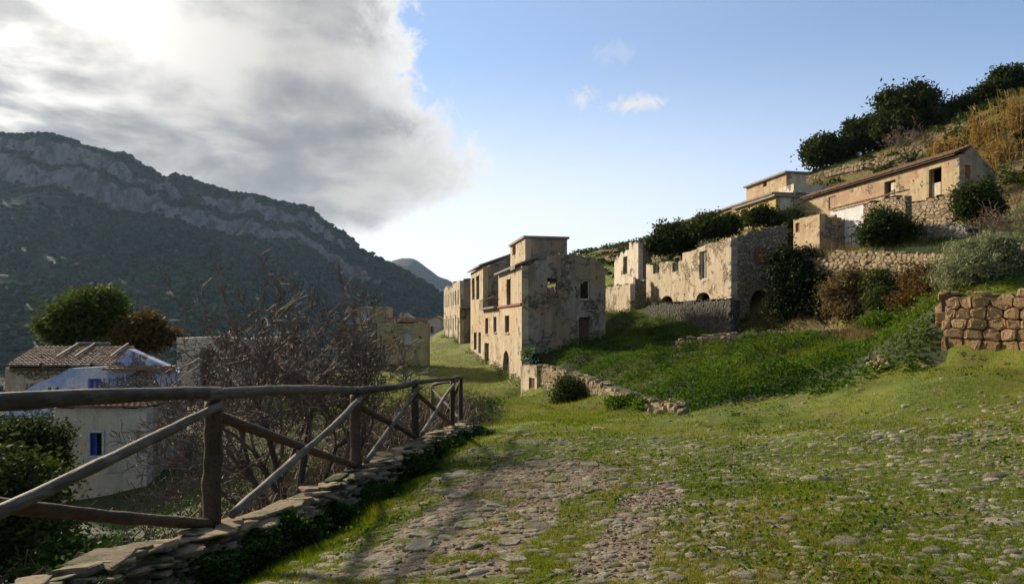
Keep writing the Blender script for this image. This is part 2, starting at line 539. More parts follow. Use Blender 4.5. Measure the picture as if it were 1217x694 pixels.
def leaf(name, c1, c2, trans=.35, scale=.8, c3=None):
    mt, nt, bs = material(name)
    out = nt.n['Material Output']
    at = nt.new('ShaderNodeAttribute'); at.attribute_name = 'var'
    p = coords(nt)
    n = nt.noise(p, scale, 3, .5)
    f = nt.math('ADD', nt.math('MULTIPLY', nt.math('SUBTRACT', n, .5), 1.6), at.outputs['Fac'])
    c = nt.mix(nt.math('MINIMUM', nt.math('MAXIMUM', f, 0.0), 1.0), c1, c2)
    if c3:
        c = nt.mix(nt.step(at.outputs['Fac'], .86, .9), c, c3)
    nt.link(c, bs.inputs['Base Color'])
    bs.inputs['Roughness'].default_value = .7
    bs.inputs['Specular IOR Level'].default_value = .08
    tr = nt.new('ShaderNodeBsdfTranslucent')
    nt.link(nt.mix(1.0, c, (1.15, 1.2, .55), 'MULTIPLY'), tr.inputs[0])
    mx = nt.new('ShaderNodeMixShader'); mx.inputs[0].default_value = trans
    nt.link(bs.outputs[0], mx.inputs[1]); nt.link(tr.outputs[0], mx.inputs[2])
    nt.link(mx.outputs[0], out.inputs['Surface'])
    return mt

def plain(name, c, rough=.8, var=.3, scale=5.0, metal=0.0):
    mt, nt, bs = material(name)
    p = coords(nt)
    n = nt.noise(p, scale, 5, .65)
    cc = nt.mix(nt.step(n, .35, .7, 0, 1), c, tuple(x * (1 - var) for x in c))
    nt.link(cc, bs.inputs['Base Color'])
    bs.inputs['Roughness'].default_value = rough
    bs.inputs['Metallic'].default_value = metal
    bump(nt, bs, n, .4, .02)
    return mt

M_OCHRE = plaster('plaster_ochre', (.50, .405, .275), (.62, .52, .38), (.34, .265, .18), reveal=.42, patch=(.56, .39, .22), stone=(.36, .27, .18), blot=.35, scale=1.3)
M_GREYP_SHADE = plaster('plaster_grey_shade', (.30, .26, .205), (.39, .345, .28), (.17, .145, .11), reveal=.50, patch=(.38, .28, .17))  # grey render; the shade on the side walls is also put into its tone
M_TAN = plaster('plaster_tan', (.50, .41, .285), (.62, .525, .385), (.34, .265, .175), reveal=.60, stone=(.36, .28, .18), blot=.55)
M_YELLOW = plaster('plaster_yellow', (.50, .37, .14), (.56, .42, .20), (.30, .22, .10), reveal=.15)
M_YGREEN = plaster('plaster_yellow_green', (.42, .38, .20), (.47, .42, .25), (.25, .22, .13), reveal=.22, patch=(.46, .30, .15))
M_PALE = plaster('plaster_pale', (.64, .57, .45), (.74, .67, .54), (.42, .35, .25), reveal=.42, blot=.4)  # lighter tone stands in for sunlight on the pale house front
M_BARN = plaster('plaster_barn', (.50, .39, .23), (.56, .44, .28), (.33, .25, .15), reveal=.36, patch=(.47, .29, .19), stone=(.36, .27, .17))
M_BLUE = plaster('plaster_blue', (.30, .42, .78), (.72, .76, .84), (.60, .62, .66), stone=(.36, .32, .27), reveal=.62, scale=3.2, patch=(.76, .78, .82), blot=.3)
M_CREAM = plaster('plaster_cream', (.66, .58, .43), (.74, .67, .53), (.46, .39, .28), reveal=.3, blot=.4)
M_WHITE = plaster('plaster_white', (.70, .70, .72), (.76, .76, .77), (.55, .54, .55), reveal=.0)
M_RUBBLE = rubble('rubble_grey', (.38, .33, .255), (.12, .102, .076), 4.2)
M_RUBTAN = rubble('rubble_tan', (.40, .32, .21), (.15, .115, .075), 3.4)
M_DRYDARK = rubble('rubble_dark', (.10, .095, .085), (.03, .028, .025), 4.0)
M_EARTH = plain('earth', (.10, .075, .05), .95, .5, 3)
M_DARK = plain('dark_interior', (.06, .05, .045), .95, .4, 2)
M_CONC = plain('concrete_roof', (.30, .27, .23), .9, .4, 2)
M_TILE = rock('terracotta_tile', (.26, .14, .085), (.34, .23, .15), lichen=(.33, .30, .20))
M_TILEOLD = rock('old_roof_tile', (.20, .12, .08), (.40, .31, .23), lichen=(.46, .42, .35))
M_BRICK = plain('red_brick', (.33, .10, .06), .9, .4, 6)
M_FRAME = wood('window_wood', (.14, .09, .06), (.22, .17, .12))
M_WFRAME = plain('white_frame', (.62, .62, .60), .7, .3, 9)
M_BSHUT = plain('blue_shutter', (.06, .12, .52), .6, .3, 6)
M_WSHUT = plain('pale_shutter', (.55, .60, .66), .6, .25, 5)
M_DOOR = wood('door_wood', (.09, .05, .035), (.15, .09, .06))
M_PURPLE = plain('rust_red_door', (.17, .05, .045), .8, .4, 5)
M_METAL = plain('rusty_metal', (.10, .07, .055), .7, .4, 8, .3)
M_LOGR = wood('log_rail', (.065, .052, .040), (.14, .12, .10))
M_LOGD = wood('log_dark', (.055, .033, .020), (.10, .062, .038))
M_LOGL = wood('log_grey', (.10, .082, .064), (.22, .19, .155))
M_SLAB = rock('slab_stone', (.17, .13, .085), (.38, .29, .185), lichen=(.28, .245, .16), moss=(.06, .075, .02), moss_amt=.10)
M_COBBLE = rock('cobble_stone', (.14, .125, .088), (.38, .34, .26), lichen=(.26, .245, .15), moss=(.09, .105, .016), moss_amt=.11)
M_WALLST = rock('wall_stone', (.27, .165, .08), (.43, .29, .165), lichen=(.38, .28, .15))
M_WALLST2 = rock('terrace_stone', (.22, .165, .095), (.44, .35, .23), lichen=(.33, .27, .16))
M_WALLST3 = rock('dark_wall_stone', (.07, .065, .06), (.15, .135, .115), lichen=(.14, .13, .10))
M_GREYST = rock('grey_wall_stone', (.24, .22, .19), (.42, .39, .34), lichen=(.38, .35, .28))

L_GRASS = leaf('grass_blade', (.10, .150, .008), (.22, .245, .014), .38, .35, c3=(.30, .22, .05))
L_BANK = leaf('bank_leaf', (.022, .060, .006), (.115, .185, .018), .38, .45)
L_SHADE = leaf('ivy_leaf', (.016, .038, .007), (.042, .088, .014), .3, .9)
L_CREEP_SHADE = leaf('creeper_leaf_shade', (.008, .013, .006), (.028, .038, .014), .2, .6)  # leaf green darkened to carry the shade under the wall
L_OLIVE = leaf('evergreen_leaf', (.025, .042, .012), (.075, .10, .028), .28, .35)
L_DARK = leaf('dark_leaf', (.020, .034, .011), (.062, .085, .026), .26, .6)
L_SILVER = leaf('silver_leaf', (.16, .18, .115), (.30, .32, .215), .25, 1.2)
L_BROWN = leaf('dry_leaf', (.13, .085, .045), (.22, .16, .085), .3, .9, c3=(.08, .10, .03))
L_REED = leaf('reed_leaf', (.25, .145, .055), (.42, .29, .13), .3, .5)
L_TREE = leaf('tree_leaf', (.040, .065, .014), (.10, .13, .030), .35, .5)
L_RUST = leaf('rusty_leaf', (.06, .055, .02), (.17, .085, .03), .3, .8)
L_WHITE = plain('white_petal', (.8, .8, .78), .7, .1)
M_BARK = wood('bark', (.085, .065, .05), (.14, .115, .09))
M_TWIG = wood('twig_bark', (.15, .108, .082), (.30, .235, .19))
M_BRAMBLE = wood('bramble_stem', (.16, .11, .07), (.30, .22, .15))

# ground
mt, nt, bs = material('ground')
M_GROUND = mt
p = coords(nt)
at = nt.new('ShaderNodeAttribute'); at.attribute_name = 'cover'
sc_ = nt.new('ShaderNodeSeparateColor'); nt.link(at.outputs['Color'], sc_.inputs[0])
gpath, gdark, gdry = sc_.outputs[0], sc_.outputs[1], sc_.outputs[2]
na = nt.noise(p, .5, 5, .6); nb = nt.noise(p, 4, 6, .65); nc = nt.noise(p, 30, 5, .7); nd_ = nt.noise(p, 1.6, 5, .6)
grass = nt.mix(nt.step(na, .38, .62), (.085, .125, .010), (.16, .18, .016))
grass = nt.mix(nt.step(nd_, .52, .70, 0, .7), grass, (.17, .13, .055))
grass = nt.mix(nt.step(nb, .45, .75, 0, .65), grass, (.055, .075, .018))
grass = nt.mix(nt.step(nc, .4, .7, 0, .45), grass, (.04, .045, .015))
v1 = nt.voronoi(p, 26, 'F1', 1); sv = nt.new('ShaderNodeSeparateColor'); nt.link(v1, sv.inputs[0])
ve1 = nt.voronoi(p, 26, 'F1', 0)
grav = nt.mix(sv.outputs[0], (.125, .092, .056), (.28, .225, .155))
grav = nt.mix(nt.step(nc, .4, .66, 0, .8), grav, (.165, .12, .075))
grav = nt.mix(nt.step(nb, .42, .68, 0, .75), grav, (.145, .105, .064))
pm = nt.step(nt.math('ADD', gpath, nt.math('MULTIPLY', nt.math('SUBTRACT', nb, .5), 1.0)), .42, .60)
c = nt.mix(pm, grass, grav)
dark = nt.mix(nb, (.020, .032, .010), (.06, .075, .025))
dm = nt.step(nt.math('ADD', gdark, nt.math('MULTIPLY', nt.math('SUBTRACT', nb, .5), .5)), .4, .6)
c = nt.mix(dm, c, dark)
dry = nt.mix(nb, (.20, .14, .06), (.13, .12, .045))
c = nt.mix(nt.step(nt.math('ADD', gdry, nt.math('MULTIPLY', nt.math('SUBTRACT', nd_, .5), .8)), .4, .6), c, dry)
nt.link(c, bs.inputs['Base Color'])
hh = nt.math('ADD', nt.math('MULTIPLY', nb, .6), nt.math('MULTIPLY', nc, .4))
hh = nt.math('ADD', hh, nt.math('MULTIPLY', nt.math('MULTIPLY', ve1, pm), -.35))
bump(nt, bs, hh, .9, .05)

# mountain
def mountain_mat(name, forest1, forest2, rock1, rock2):
    mt, nt, bs = material(name)
    p = coords(nt)
    g = nt.new('ShaderNodeNewGeometry')
    sx = nt.new('ShaderNodeSeparateXYZ'); nt.link(g.outputs['Normal'], sx.inputs[0])
    at = nt.new('ShaderNodeAttribute'); at.attribute_name = 'cliff'
    n1 = nt.noise(p, .012, 6, .65); n2 = nt.noise(p, .06, 6, .7); n3 = nt.noise(nt.mapping(p, (1, 1, .25)), .05, 6, .7)
    f = nt.mix(nt.step(n2, .35, .65), forest1, forest2)
    r = nt.mix(nt.step(n3, .35, .65), rock1, rock2)
    a = nt.math('ADD', nt.math('MULTIPLY', at.outputs['Fac'], .75), nt.math('MULTIPLY', nt.math('SUBTRACT', n2, .5), 1.9))
    col = nt.mix(nt.step(a, .45, .62), f, r)
    spot = nt.math('MULTIPLY', nt.step(n1, .50, .60), nt.step(n2, .56, .64))
    col = nt.mix(nt.math('MULTIPLY', spot, .7), col, rock2)
    nt.link(col, bs.inputs['Base Color'])
    bump(nt, bs, nt.math('ADD', n2, n3), 1.0, 12.0)
    return mt
M_MOUNT = mountain_mat('mountain_rock', (.007, .021, .013), (.024, .052, .026), (.05, .057, .062), (.22, .225, .23))
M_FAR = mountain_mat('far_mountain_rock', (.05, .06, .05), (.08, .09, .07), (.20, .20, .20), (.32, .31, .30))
L_FOREST = leaf('forest_leaf', (.006, .019, .011), (.030, .060, .028), .05, .004)
L_FOREST.node_tree.nodes['Principled BSDF'].inputs['Specular IOR Level'].default_value = 0.0

# ------------------------------------------------------------------ ground sheet
def axis(segs):
    out = [np.array([segs[0][0]])]
    for a, b, st in segs:
        k = max(1, int(round((b - a) / st)))
        out.append(np.linspace(a, b, k + 1)[1:])
    return np.concatenate(out)
gx = np.concatenate([-np.geomspace(700, 62, 22), axis([(-60, -12, 1.2), (-12, -5, .35), (-5, 7, .155), (7, 14, .25), (14, 45, .6), (45, 110, 1.6)]), np.geomspace(114, 700, 22)])
gy = np.concatenate([-np.geomspace(300, 12, 12), axis([(-10, 2, .8), (2, 11, .155), (11, 26, .25), (26, 60, .4), (60, 140, .9)]), np.geomspace(143, 900, 34)])
XX, YY = np.meshgrid(gx, gy)
ZG = hgt(XX, YY)
nx, ny = len(gx), len(gy)
idx = np.arange(nx * ny).reshape(ny, nx)
GF = np.stack([idx[:-1, :-1], idx[:-1, 1:], idx[1:, 1:], idx[1:, :-1]], -1).reshape(-1, 4)
ground = mobj('ground', np.stack([XX, YY, ZG], -1).reshape(-1, 3), GF, M_GROUND, None, True)
tag(ground, kind='structure')

def inpoly(x, y, poly):
    x = np.asarray(x); y = np.asarray(y)
    r = np.zeros(x.shape, bool)
    j = len(poly) - 1
    for i in range(len(poly)):
        xi, yi = poly[i]; xj, yj = poly[j]
        c = ((yi > y) != (yj > y)) & (x < (xj - xi) * (y - yi) / (yj - yi + 1e-12) + xi)
        r ^= c; j = i
    return r
def gpoly(pix): return [tuple(G(a, b)[:2]) for a, b in pix]
TRACK1 = gpoly([(370, 693), (455, 645), (520, 598), (548, 572), (590, 556), (700, 548), (745, 560), (735, 585), (668, 596), (662, 625), (620, 650), (596, 693)])
TRACK2 = gpoly([(672, 693), (700, 655), (722, 625), (738, 592), (760, 572), (800, 572), (815, 590), (790, 620), (778, 655), (775, 693)])
def soft_mask(poly, x, y, jit=.18, k=9):
    s = 0
    for i in range(k):
        a = 2 * math.pi * i / k
        s = s + inpoly(x + jit * math.cos(a), y + jit * math.sin(a), poly)
    return s / k
near = (YY < 14)
pm_ = np.zeros_like(XX)
pm_[near] = np.clip(soft_mask(TRACK1, XX[near], YY[near]) + soft_mask(TRACK2, XX[near], YY[near]), 0, 1)
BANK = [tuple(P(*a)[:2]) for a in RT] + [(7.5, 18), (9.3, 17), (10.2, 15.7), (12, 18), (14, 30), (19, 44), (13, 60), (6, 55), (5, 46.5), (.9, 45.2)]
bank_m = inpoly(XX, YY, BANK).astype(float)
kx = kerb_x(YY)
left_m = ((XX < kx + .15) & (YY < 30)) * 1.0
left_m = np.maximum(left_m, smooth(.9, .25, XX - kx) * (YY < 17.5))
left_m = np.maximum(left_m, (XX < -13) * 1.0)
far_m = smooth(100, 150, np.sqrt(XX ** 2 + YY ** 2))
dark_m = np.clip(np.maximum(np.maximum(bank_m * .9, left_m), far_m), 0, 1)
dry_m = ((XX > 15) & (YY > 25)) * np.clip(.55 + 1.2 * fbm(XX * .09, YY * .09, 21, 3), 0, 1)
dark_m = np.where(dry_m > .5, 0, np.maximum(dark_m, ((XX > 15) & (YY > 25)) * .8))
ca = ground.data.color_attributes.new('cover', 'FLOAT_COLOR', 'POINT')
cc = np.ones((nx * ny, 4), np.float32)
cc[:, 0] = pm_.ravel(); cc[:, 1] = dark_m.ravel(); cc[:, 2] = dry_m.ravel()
ca.data.foreach_set('color', cc.ravel())

# ------------------------------------------------------------------ mountains
def ridge_mesh(name, pix, Yr, Yf, zf, x0, x1, nxx, nyy, mat, back=600, cliff=True, seed=40, rough=22.0):
    pix = np.array(pix, float)
    rx = (pix[:, 0] - CX) / FPX * Yr
    rz = CAMH + (HZ - pix[:, 1]) / FPX * Yr
    xs = np.linspace(x0, x1, nxx)
    ys = np.concatenate([np.linspace(Yf, Yr, nyy), np.linspace(Yr, Yr + back, 14)[1:]])
    X, Y = np.meshgrid(xs, ys)
    H = np.interp(X, rx, rz)
    t = (Y - Yf) / (Yr - Yf)
    if cliff:
        cl = .5 + .9 * fbm(X * .004, X * 0 + 3, seed + 3, 3)
        lo = np.interp(t, [0, .35, .80, 1], [0, .26, .70, .80])
        c0 = .882 + .06 * fbm(X * .012, Y * .003, seed + 5, 5)
        k1 = np.clip(.95 + 1.6 * fbm(X * .010, Y * .004, seed + 21, 4), .15, 1.6); k2 = np.clip(.95 + 1.8 * fbm(X * .013, Y * .004, seed + 23, 4), .1, 1.6)
        wall1 = smooth(0, .035, t - c0); wall2 = smooth(0, .025, t - c0 - .045)
        prof = lo + wall1 * .11 * k1 + wall2 * .07 * k2
        top = np.interp(t, [0, .9, 1.0], [0, 0, .02])
        prof = np.minimum(prof + top, 1.0)
        prof = prof + (1 - prof) * smooth(.94, .985, t)
    else:
        prof = np.interp(t, [0, .5, 1], [0, .4, 1])
    bk = np.clip((Y - Yr) / back, 0, 1)
    prof = np.where(Y > Yr, 1 - bk * .9, prof)
    Z = zf + (H - zf) * prof
    amp = rough * smooth(0, .15, t) * (1 - .80 * smooth(.80, .97, t))
    butt = fbm(X * .03, Y * .006, seed + 31, 4) * smooth(.72, .88, t) * (t < 1.02)
    Z = Z + butt * rough * 1.1 * (1 - .85 * smooth(.90, .98, t))
    gul = np.abs(fbm(X * .005 + fbm(X * .003, Y * .003, seed + 1, 3) * 2, Y * .0016, seed, 4)) * 2
    Z = Z - gul * amp * 1.6 + fbm(X * .02, Y * .02, seed + 9, 4) * amp * .9
    V = np.stack([X, Y, Z], -1).reshape(-1, 3)
    my, mx = X.shape
    ii = np.arange(mx * my).reshape(my, mx)
    F = np.stack([ii[:-1, :-1], ii[:-1, 1:], ii[1:, 1:], ii[1:, :-1]], -1).reshape(-1, 4)
    o = mobj(name, V, F, mat, None, True)
    gyv = np.gradient(Z, axis=0) / np.gradient(Y, axis=0)
    cliffv = smooth(.75, 1.3, gyv) * smooth(.6, .8, t)
    a = o.data.attributes.new('cliff', 'FLOAT', 'POINT')
    a.data.foreach_set('value', cliffv.ravel().astype(np.float32))
    tag(o, kind='structure')
    return X, Y, Z, cliffv
RIDGE = [(-500, 215), (-250, 190), (-100, 175), (0, 163), (30, 164), (60, 162), (100, 172), (130, 179), (160, 188), (185, 205), (205, 216), (215, 210), (240, 219), (280, 230), (310, 236), (340, 243), (372, 248), (385, 262),
         (400, 272), (415, 279), (430, 297), (455, 310), (480, 322), (505, 335), (530, 352), (560, 374), (600, 398), (700, 420)]
mX, mY, mZ, mC = ridge_mesh('mountain', RIDGE, 1500, 320, -85, -2000, 260, 350, 200, M_MOUNT, seed=40)
FRIDGE = [(300, 380), (420, 340), (445, 322), (462, 311), (478, 306), (492, 307), (503, 315), (515, 324), (535, 334), (570, 352), (640, 375), (760, 390)]
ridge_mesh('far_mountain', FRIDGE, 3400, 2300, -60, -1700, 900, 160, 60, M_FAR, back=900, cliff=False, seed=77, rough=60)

def unit_blob():
    # low tetra-dome clump of 10 faces
    V = [(0, 0, 1.0)]
    for k in range(5):
        a = 2 * math.pi * k / 5
        V.append((math.cos(a), math.sin(a), .45))
    for k in range(5):
        a = 2 * math.pi * (k + .5) / 5
        V.append((math.cos(a) * .8, math.sin(a) * .8, -.35))
    F = [(0, 1 + k, 1 + (k + 1) % 5) for k in range(5)]
    for k in range(5):
        F.append((1 + k, 6 + k, 1 + (k + 1) % 5)); F.append((6 + k, 6 + (k + 1) % 5, 1 + (k + 1) % 5))
    return np.array(V), np.array(F)
def blob_field(name, pos, size, mat, parent=None):
    bv, bf = unit_blob()
    N = len(pos)
    jit = rng.uniform(.65, 1.35, (N, len(bv), 1))
    V = pos[:, None, :] + bv[None] * jit * size[:, None, None] * np.array([1, 1, .95])
    F = (bf[None] + (np.arange(N) * len(bv))[:, None, None]).reshape(-1, 3)
    var = np.repeat(rng.uniform(0, 1, N), len(bf))
    return mobj(name, V.reshape(-1, 3), F, mat, parent, False, var)
mx0, my0 = mX[0], mY[:, 0]
NT_ = 40000
tx = rng.uniform(-1800, 200, NT_); ty = 330 + (1490 - 330) * rng.uniform(0, 1, NT_) ** 1.0
keep = np.abs(tx) < ty * .95 + 100
tx, ty = tx[keep], ty[keep]
fx = np.interp(tx, mx0, np.arange(len(mx0))); fy = np.interp(ty, my0, np.arange(len(my0)))
ix = np.clip(fx.astype(int), 0, len(mx0) - 2); iy = np.clip(fy.astype(int), 0, len(my0) - 2)
ux, uy = fx - ix, fy - iy
tz = (mZ[iy, ix] * (1 - ux) + mZ[iy, ix + 1] * ux) * (1 - uy) + (mZ[iy + 1, ix] * (1 - ux) + mZ[iy + 1, ix + 1] * ux) * uy
tcl = mC[iy, ix]
den = fbm(tx * .01, ty * .01, 55, 4)
keep = (tcl < .25 + .3 * rng.uniform(0, 1, len(tx))) & (den > -.16 + .12 * rng.uniform(-1, 1, len(tx)))
tp = np.stack([tx, ty, tz + .8], -1)[keep]
fw = blob_field('far_wood', tp, rng.uniform(1.6, 4.6, len(tp)) * (1 + tp[:, 1] / 3000), L_FOREST)
tag(fw, 'dark green scrub wood covering the mountain slope', 'wood', kind='stuff')

# ------------------------------------------------------------------ buildings
_d = np.array([-.198, 1.0]); SD = _d / np.linalg.norm(_d)      # along the street, away from the camera
SE = np.array([SD[1], -SD[0]])                                 # across the street, uphill
def u_of(px, O, a):
    k = (px - CX) / FPX
    return (k * O[1] - O[0]) / (a[0] - k * a[1])
def z_of(py, u, O, a):
    return ZZ(py, O[1] + a[1] * u)

class Wall:
    def __init__(self, O, a, n, L, z0, top, thick=.45):
        self.O = np.array(O, float); self.a = np.array(a, float); self.n = np.array(n, float)
        self.L = L; self.z0 = z0; self.thick = thick
        self.top = top if hasattr(top, '__len__') else [(0, top), (L, top)]
        self.holes = []
    def hole(self, px0, px1, py0, py1, arch=False):
        u = sorted((u_of(px0, self.O, self.a), u_of(px1, self.O, self.a)))
        um = sum(u) / 2
        z = sorted((z_of(py0, um, self.O, self.a), z_of(py1, um, self.O, self.a)))
        return self.hole_uz(u[0], u[1], z[0], z[1], arch)
    def hole_uz(self, u0, u1, z0, z1, arch=False):
        h = (u0, u1, z0, z1, arch); self.holes.append(h); return h
    def pock(self, n, seed=0, zmin=None):
        """small put-log holes left by scaffolding"""
        r = random.Random(seed)
        zt = min(t[1] for t in self.top) - .5
        for i in range(n * 8):
            u = r.uniform(.5, self.L - .6); z = r.uniform((zmin if zmin is not None else self.z0 + .5), zt)
            if all(u + .14 < h[0] - .1 or u > h[1] + .1 or z + .14 < h[2] - .1 or z > h[3] + .1 for h in self.holes):
                self.hole_uz(u, u + .11, z, z + .12); n -= 1
                if n <= 0: break
    def build(self, name, mat, parent):
        us = {0.0, self.L}
        for t in self.top: us.add(t[0])
        for h in self.holes:
            us.add(h[0]); us.add(h[1])
            if h[4]:
                for k in range(1, 8): us.add(h[0] + (h[1] - h[0]) * k / 8)
        us = sorted(x for x in us if -1e-6 <= x <= self.L + 1e-6)
        tu = [t[0] for t in self.top]; tz = [t[1] for t in self.top]
        def arch(h, u):
            if not h[4]: return h[3]
            c = (h[0] + h[1]) / 2; r = (h[1] - h[0]) / 2
            rise = min(r, (h[3] - h[2]) * .45)
            return h[3] - rise + rise * math.sqrt(max(0, 1 - ((u - c) / r) ** 2))
        mb = MB()
        O, a, n = self.O, self.a, self.n
        for u0, u1 in zip(us[:-1], us[1:]):
            if u1 - u0 < 1e-4: continue
            t0, t1 = np.interp(u0 + 1e-6, tu, tz), np.interp(u1 - 1e-6, tu, tz)
            um = (u0 + u1) / 2
            hs = sorted([h for h in self.holes if h[0] < um < h[1]], key=lambda h: h[2])
            iv = []; b0 = b1 = self.z0
            for h in hs:
                iv.append((b0, b1, min(h[2], t0), min(h[2], t1)))
                b0, b1 = arch(h, u0), arch(h, u1)
            iv.append((b0, b1, t0, t1))
            for (l0, l1, h0, h1) in iv:
                if h0 - l0 < 1e-3 and h1 - l1 < 1e-3: continue
                def q(u, d, z): return (O[0] + a[0] * u + n[0] * d, O[1] + a[1] * u + n[1] * d, z)
                T = -self.thick
                mb.hexa([q(u0, 0, l0), q(u1, 0, l1), q(u1, T, l1), q(u0, T, l0), q(u0, 0, h0), q(u1, 0, h1), q(u1, T, h1), q(u0, T, h0)])
        return mb.build(name, mat, parent)
    def box(self, name, mat, parent, u0, u1, d0, d1, z0, z1):
        mb = MB(); mb.obox(self.O, self.a, self.n, u0, u1, d0, d1, z0, z1)
        return mb.build(name, mat, parent)
    def frame(self, h, parent, mat, name='window', w_=.07, inset=-.14, mull=True, sill=None, lintel=None):
        mb = MB(); O, a, n = self.O, self.a, self.n
        u0, u1, z0, z1 = h[:4]
        e = .004
        mb.obox(O, a, n, u0 + e, u0 + w_, inset - .06, inset, z0 + e, z1 - e)
        mb.obox(O, a, n, u1 - w_, u1 - e, inset - .06, inset, z0 + e, z1 - e)
        mb.obox(O, a, n, u0 + w_, u1 - w_, inset - .06, inset, z1 - w_, z1 - e)
        mb.obox(O, a, n, u0 + w_, u1 - w_, inset - .06, inset, z0 + e, z0 + w_)
        if mull:
            um = (u0 + u1) / 2
            mb.obox(O, a, n, um - w_ * .4, um + w_ * .4, inset - .05, inset - .01, z0 + w_, z1 - w_)
        o = mb.build(name, mat, parent)
        if sill is not None:
            m2 = MB(); m2.obox(O, a, n, u0 - .1, u1 + .1, .002, .09, z0 - .09, z0 - .01); m2.build('sill', sill, o)
        if lintel is not None:
            m2 = MB(); m2.obox(O, a, n, u0 - .12, u1 + .12, .002, .035, z1 + .005, z1 + .16); m2.build('lintel', lintel, o)
        return o
    def panel(self, h, parent, mat, name, f0=0, f1=1, g0=0, g1=1, inset=-.2, th=.05):
        u0, u1, z0, z1 = h[:4]; e = .006
        uu0 = u0 + (u1 - u0) * f0 + e; uu1 = u0 + (u1 - u0) * f1 - e
        zz0 = z0 + (z1 - z0) * g0 + e; zz1 = z0 + (z1 - z0) * g1 - e
        mb = MB(); nb_ = max(2, int((uu1 - uu0) / .16))
        for k in range(nb_):
            a0 = uu0 + (uu1 - uu0) * k / nb_; a1 = uu0 + (uu1 - uu0) * (k + 1) / nb_ - .008
            mb.obox(self.O, self.a, self.n, a0, a1, inset - th, inset - .012 * (k % 2), zz0, zz1)
        return mb.build(name, mat, parent)

def ragged(L, z, amp, seed, step=.35, lo=None):
    """broken wall head"""
    r = random.Random(seed); out = []; u = 0
    zf = z if callable(z) else (lambda q: z)
    while u < L:
        out.append((u, zf(u) + r.uniform(-amp, amp * .4)))
        u2 = u + r.uniform(step * .4, step * 1.4)
        if r.random() < .5: out.append((min(u2, L) - .01, out[-1][1] + r.uniform(-.04, .04)))
        u = u2
    out = [o for o in out if o[0] < L - .02] + [(L, zf(L) - amp * .3)]
    return out

def slab(mb, O, s0, s1, t0, t1, z0, z1, z0b=None, z1b=None):
    """slab on a street-aligned rectangle; z*b is its height at the t1 side"""
    z0b = z0 if z0b is None else z0b; z1b = z1 if z1b is None else z1b
    def q(s, t, z): v = O + SD * s + SE * t; return (v[0], v[1], z)
    mb.hexa([q(s0, t0, z0), q(s0, t1, z0b), q(s1, t1, z0b), q(s1, t0, z0), q(s0, t0, z1), q(s0, t1, z1b), q(s1, t1, z1b), q(s1, t0, z1)])

def roof_tiles(name, parent, e0, e1, r0, r1, ncol, nrow, mat=None, rad=.11):
    """rows of half-round tiles between an eave line and a ridge line"""
    mat = mat or M_TILE
    e0, e1, r0, r1 = [np.array(v, float) for v in (e0, e1, r0, r1)]
    Vs = []; Fs = []; var = []; b = 0
    nrm = np.cross(e1 - e0, r0 - e0); nrm /= np.linalg.norm(nrm)
    if nrm[2] < 0: nrm = -nrm
    al = (e1 - e0) / np.linalg.norm(e1 - e0)
    for i in range(ncol):
        f = (i + .5) / ncol
        for j in range(nrow):
            if random.random() < .02: continue
            g0, g1 = j / nrow, (j + 1.15) / nrow
            A = (e0 * (1 - f) + e1 * f) * (1 - g0) + (r0 * (1 - f) + r1 * f) * g0
            B = (e0 * (1 - f) + e1 * f) * (1 - g1) + (r0 * (1 - f) + r1 * f) * g1
            j1 = random.uniform(-.015, .015)
            for (Q, lift, rr) in ((A, .035, 1.1), (B, .0, .85)):
                for k in range(6):
                    an = math.pi * k / 5
                    Vs.append(Q + al * (math.cos(an) * rad * rr + j1) + nrm * (math.sin(an) * rad * .75 * rr + lift + random.uniform(-.008, .008)))
            for k in range(5): Fs.append((b + k, b + k + 1, b + 7 + k, b + 6 + k))
            Fs.append((b, b + 5, b + 4, b + 3)); Fs.append((b, b + 3, b + 2, b + 1))
            v_ = random.random(); var += [v_] * 7; b += 12
    me = mesh_data(name, np.array(Vs) - np.array(wloc(parent)), Fs, mat, False, var)
    o = bpy.data.objects.new(name, me); COL.objects.link(o); o.parent = parent
    return tag(o, kind='stuff')

# ---- main three-storey house beside the street
C0 = np.array(P(620, 386, 45)[:2])
Z0 = -3.2
house = thing('ruined_house', (*C0, Z0), 'tall ruined three storey house with roof box at street corner, nearest one on the street', 'house')
LT = u_of(719.5, C0, SE)
s_mid = u_of(592.3, C0, SD); s_third = u_of(574, C0, SD); s_end = u_of(559.3, C0, SD)
eave = z_of(316, 0, C0, SD)
terr = z_of(366, s_mid, C0, SD)
# front block facade
wf = Wall(C0, SD, -SE, s_mid, Z0, eave)
h_top = wf.hole(602, 607, 332, 364)
h_m1 = wf.hole(600, 605.2, 375, 395.5)
h_arch = wf.hole(597.6, 605.5, 416.7, 456, True)
wf.pock(10, 3, 0)
wf.build('facade_wall', M_OCHRE, house)
wf.frame(h_top, house, M_FRAME, lintel=M_OCHRE); wf.frame(h_m1, house, M_FRAME, sill=M_OCHRE)
wf.panel(h_arch, house, M_DOOR, 'door', 0, 1, 0, .72, -.3)
# lower middle part of the facade with the terrace
wm = Wall(C0 + SD * s_mid, SD, -SE, s_third - s_mid, Z0, terr)
h_m2 = wm.hole(586.3, 590, 376.5, 395); h_m3 = wm.hole(576.6, 580.2, 378, 397)
h_d2 = wm.hole(575.7, 581, 407.6, 441)
wm.pock(5, 8, 0)
wm.build('facade_wall', M_OCHRE, house)
for h in (h_m2, h_m3): wm.frame(h, house, M_FRAME, sill=M_OCHRE)
wm.panel(h_d2, house, M_DOOR, 'door', 0, 1, 0, 1, -.3)
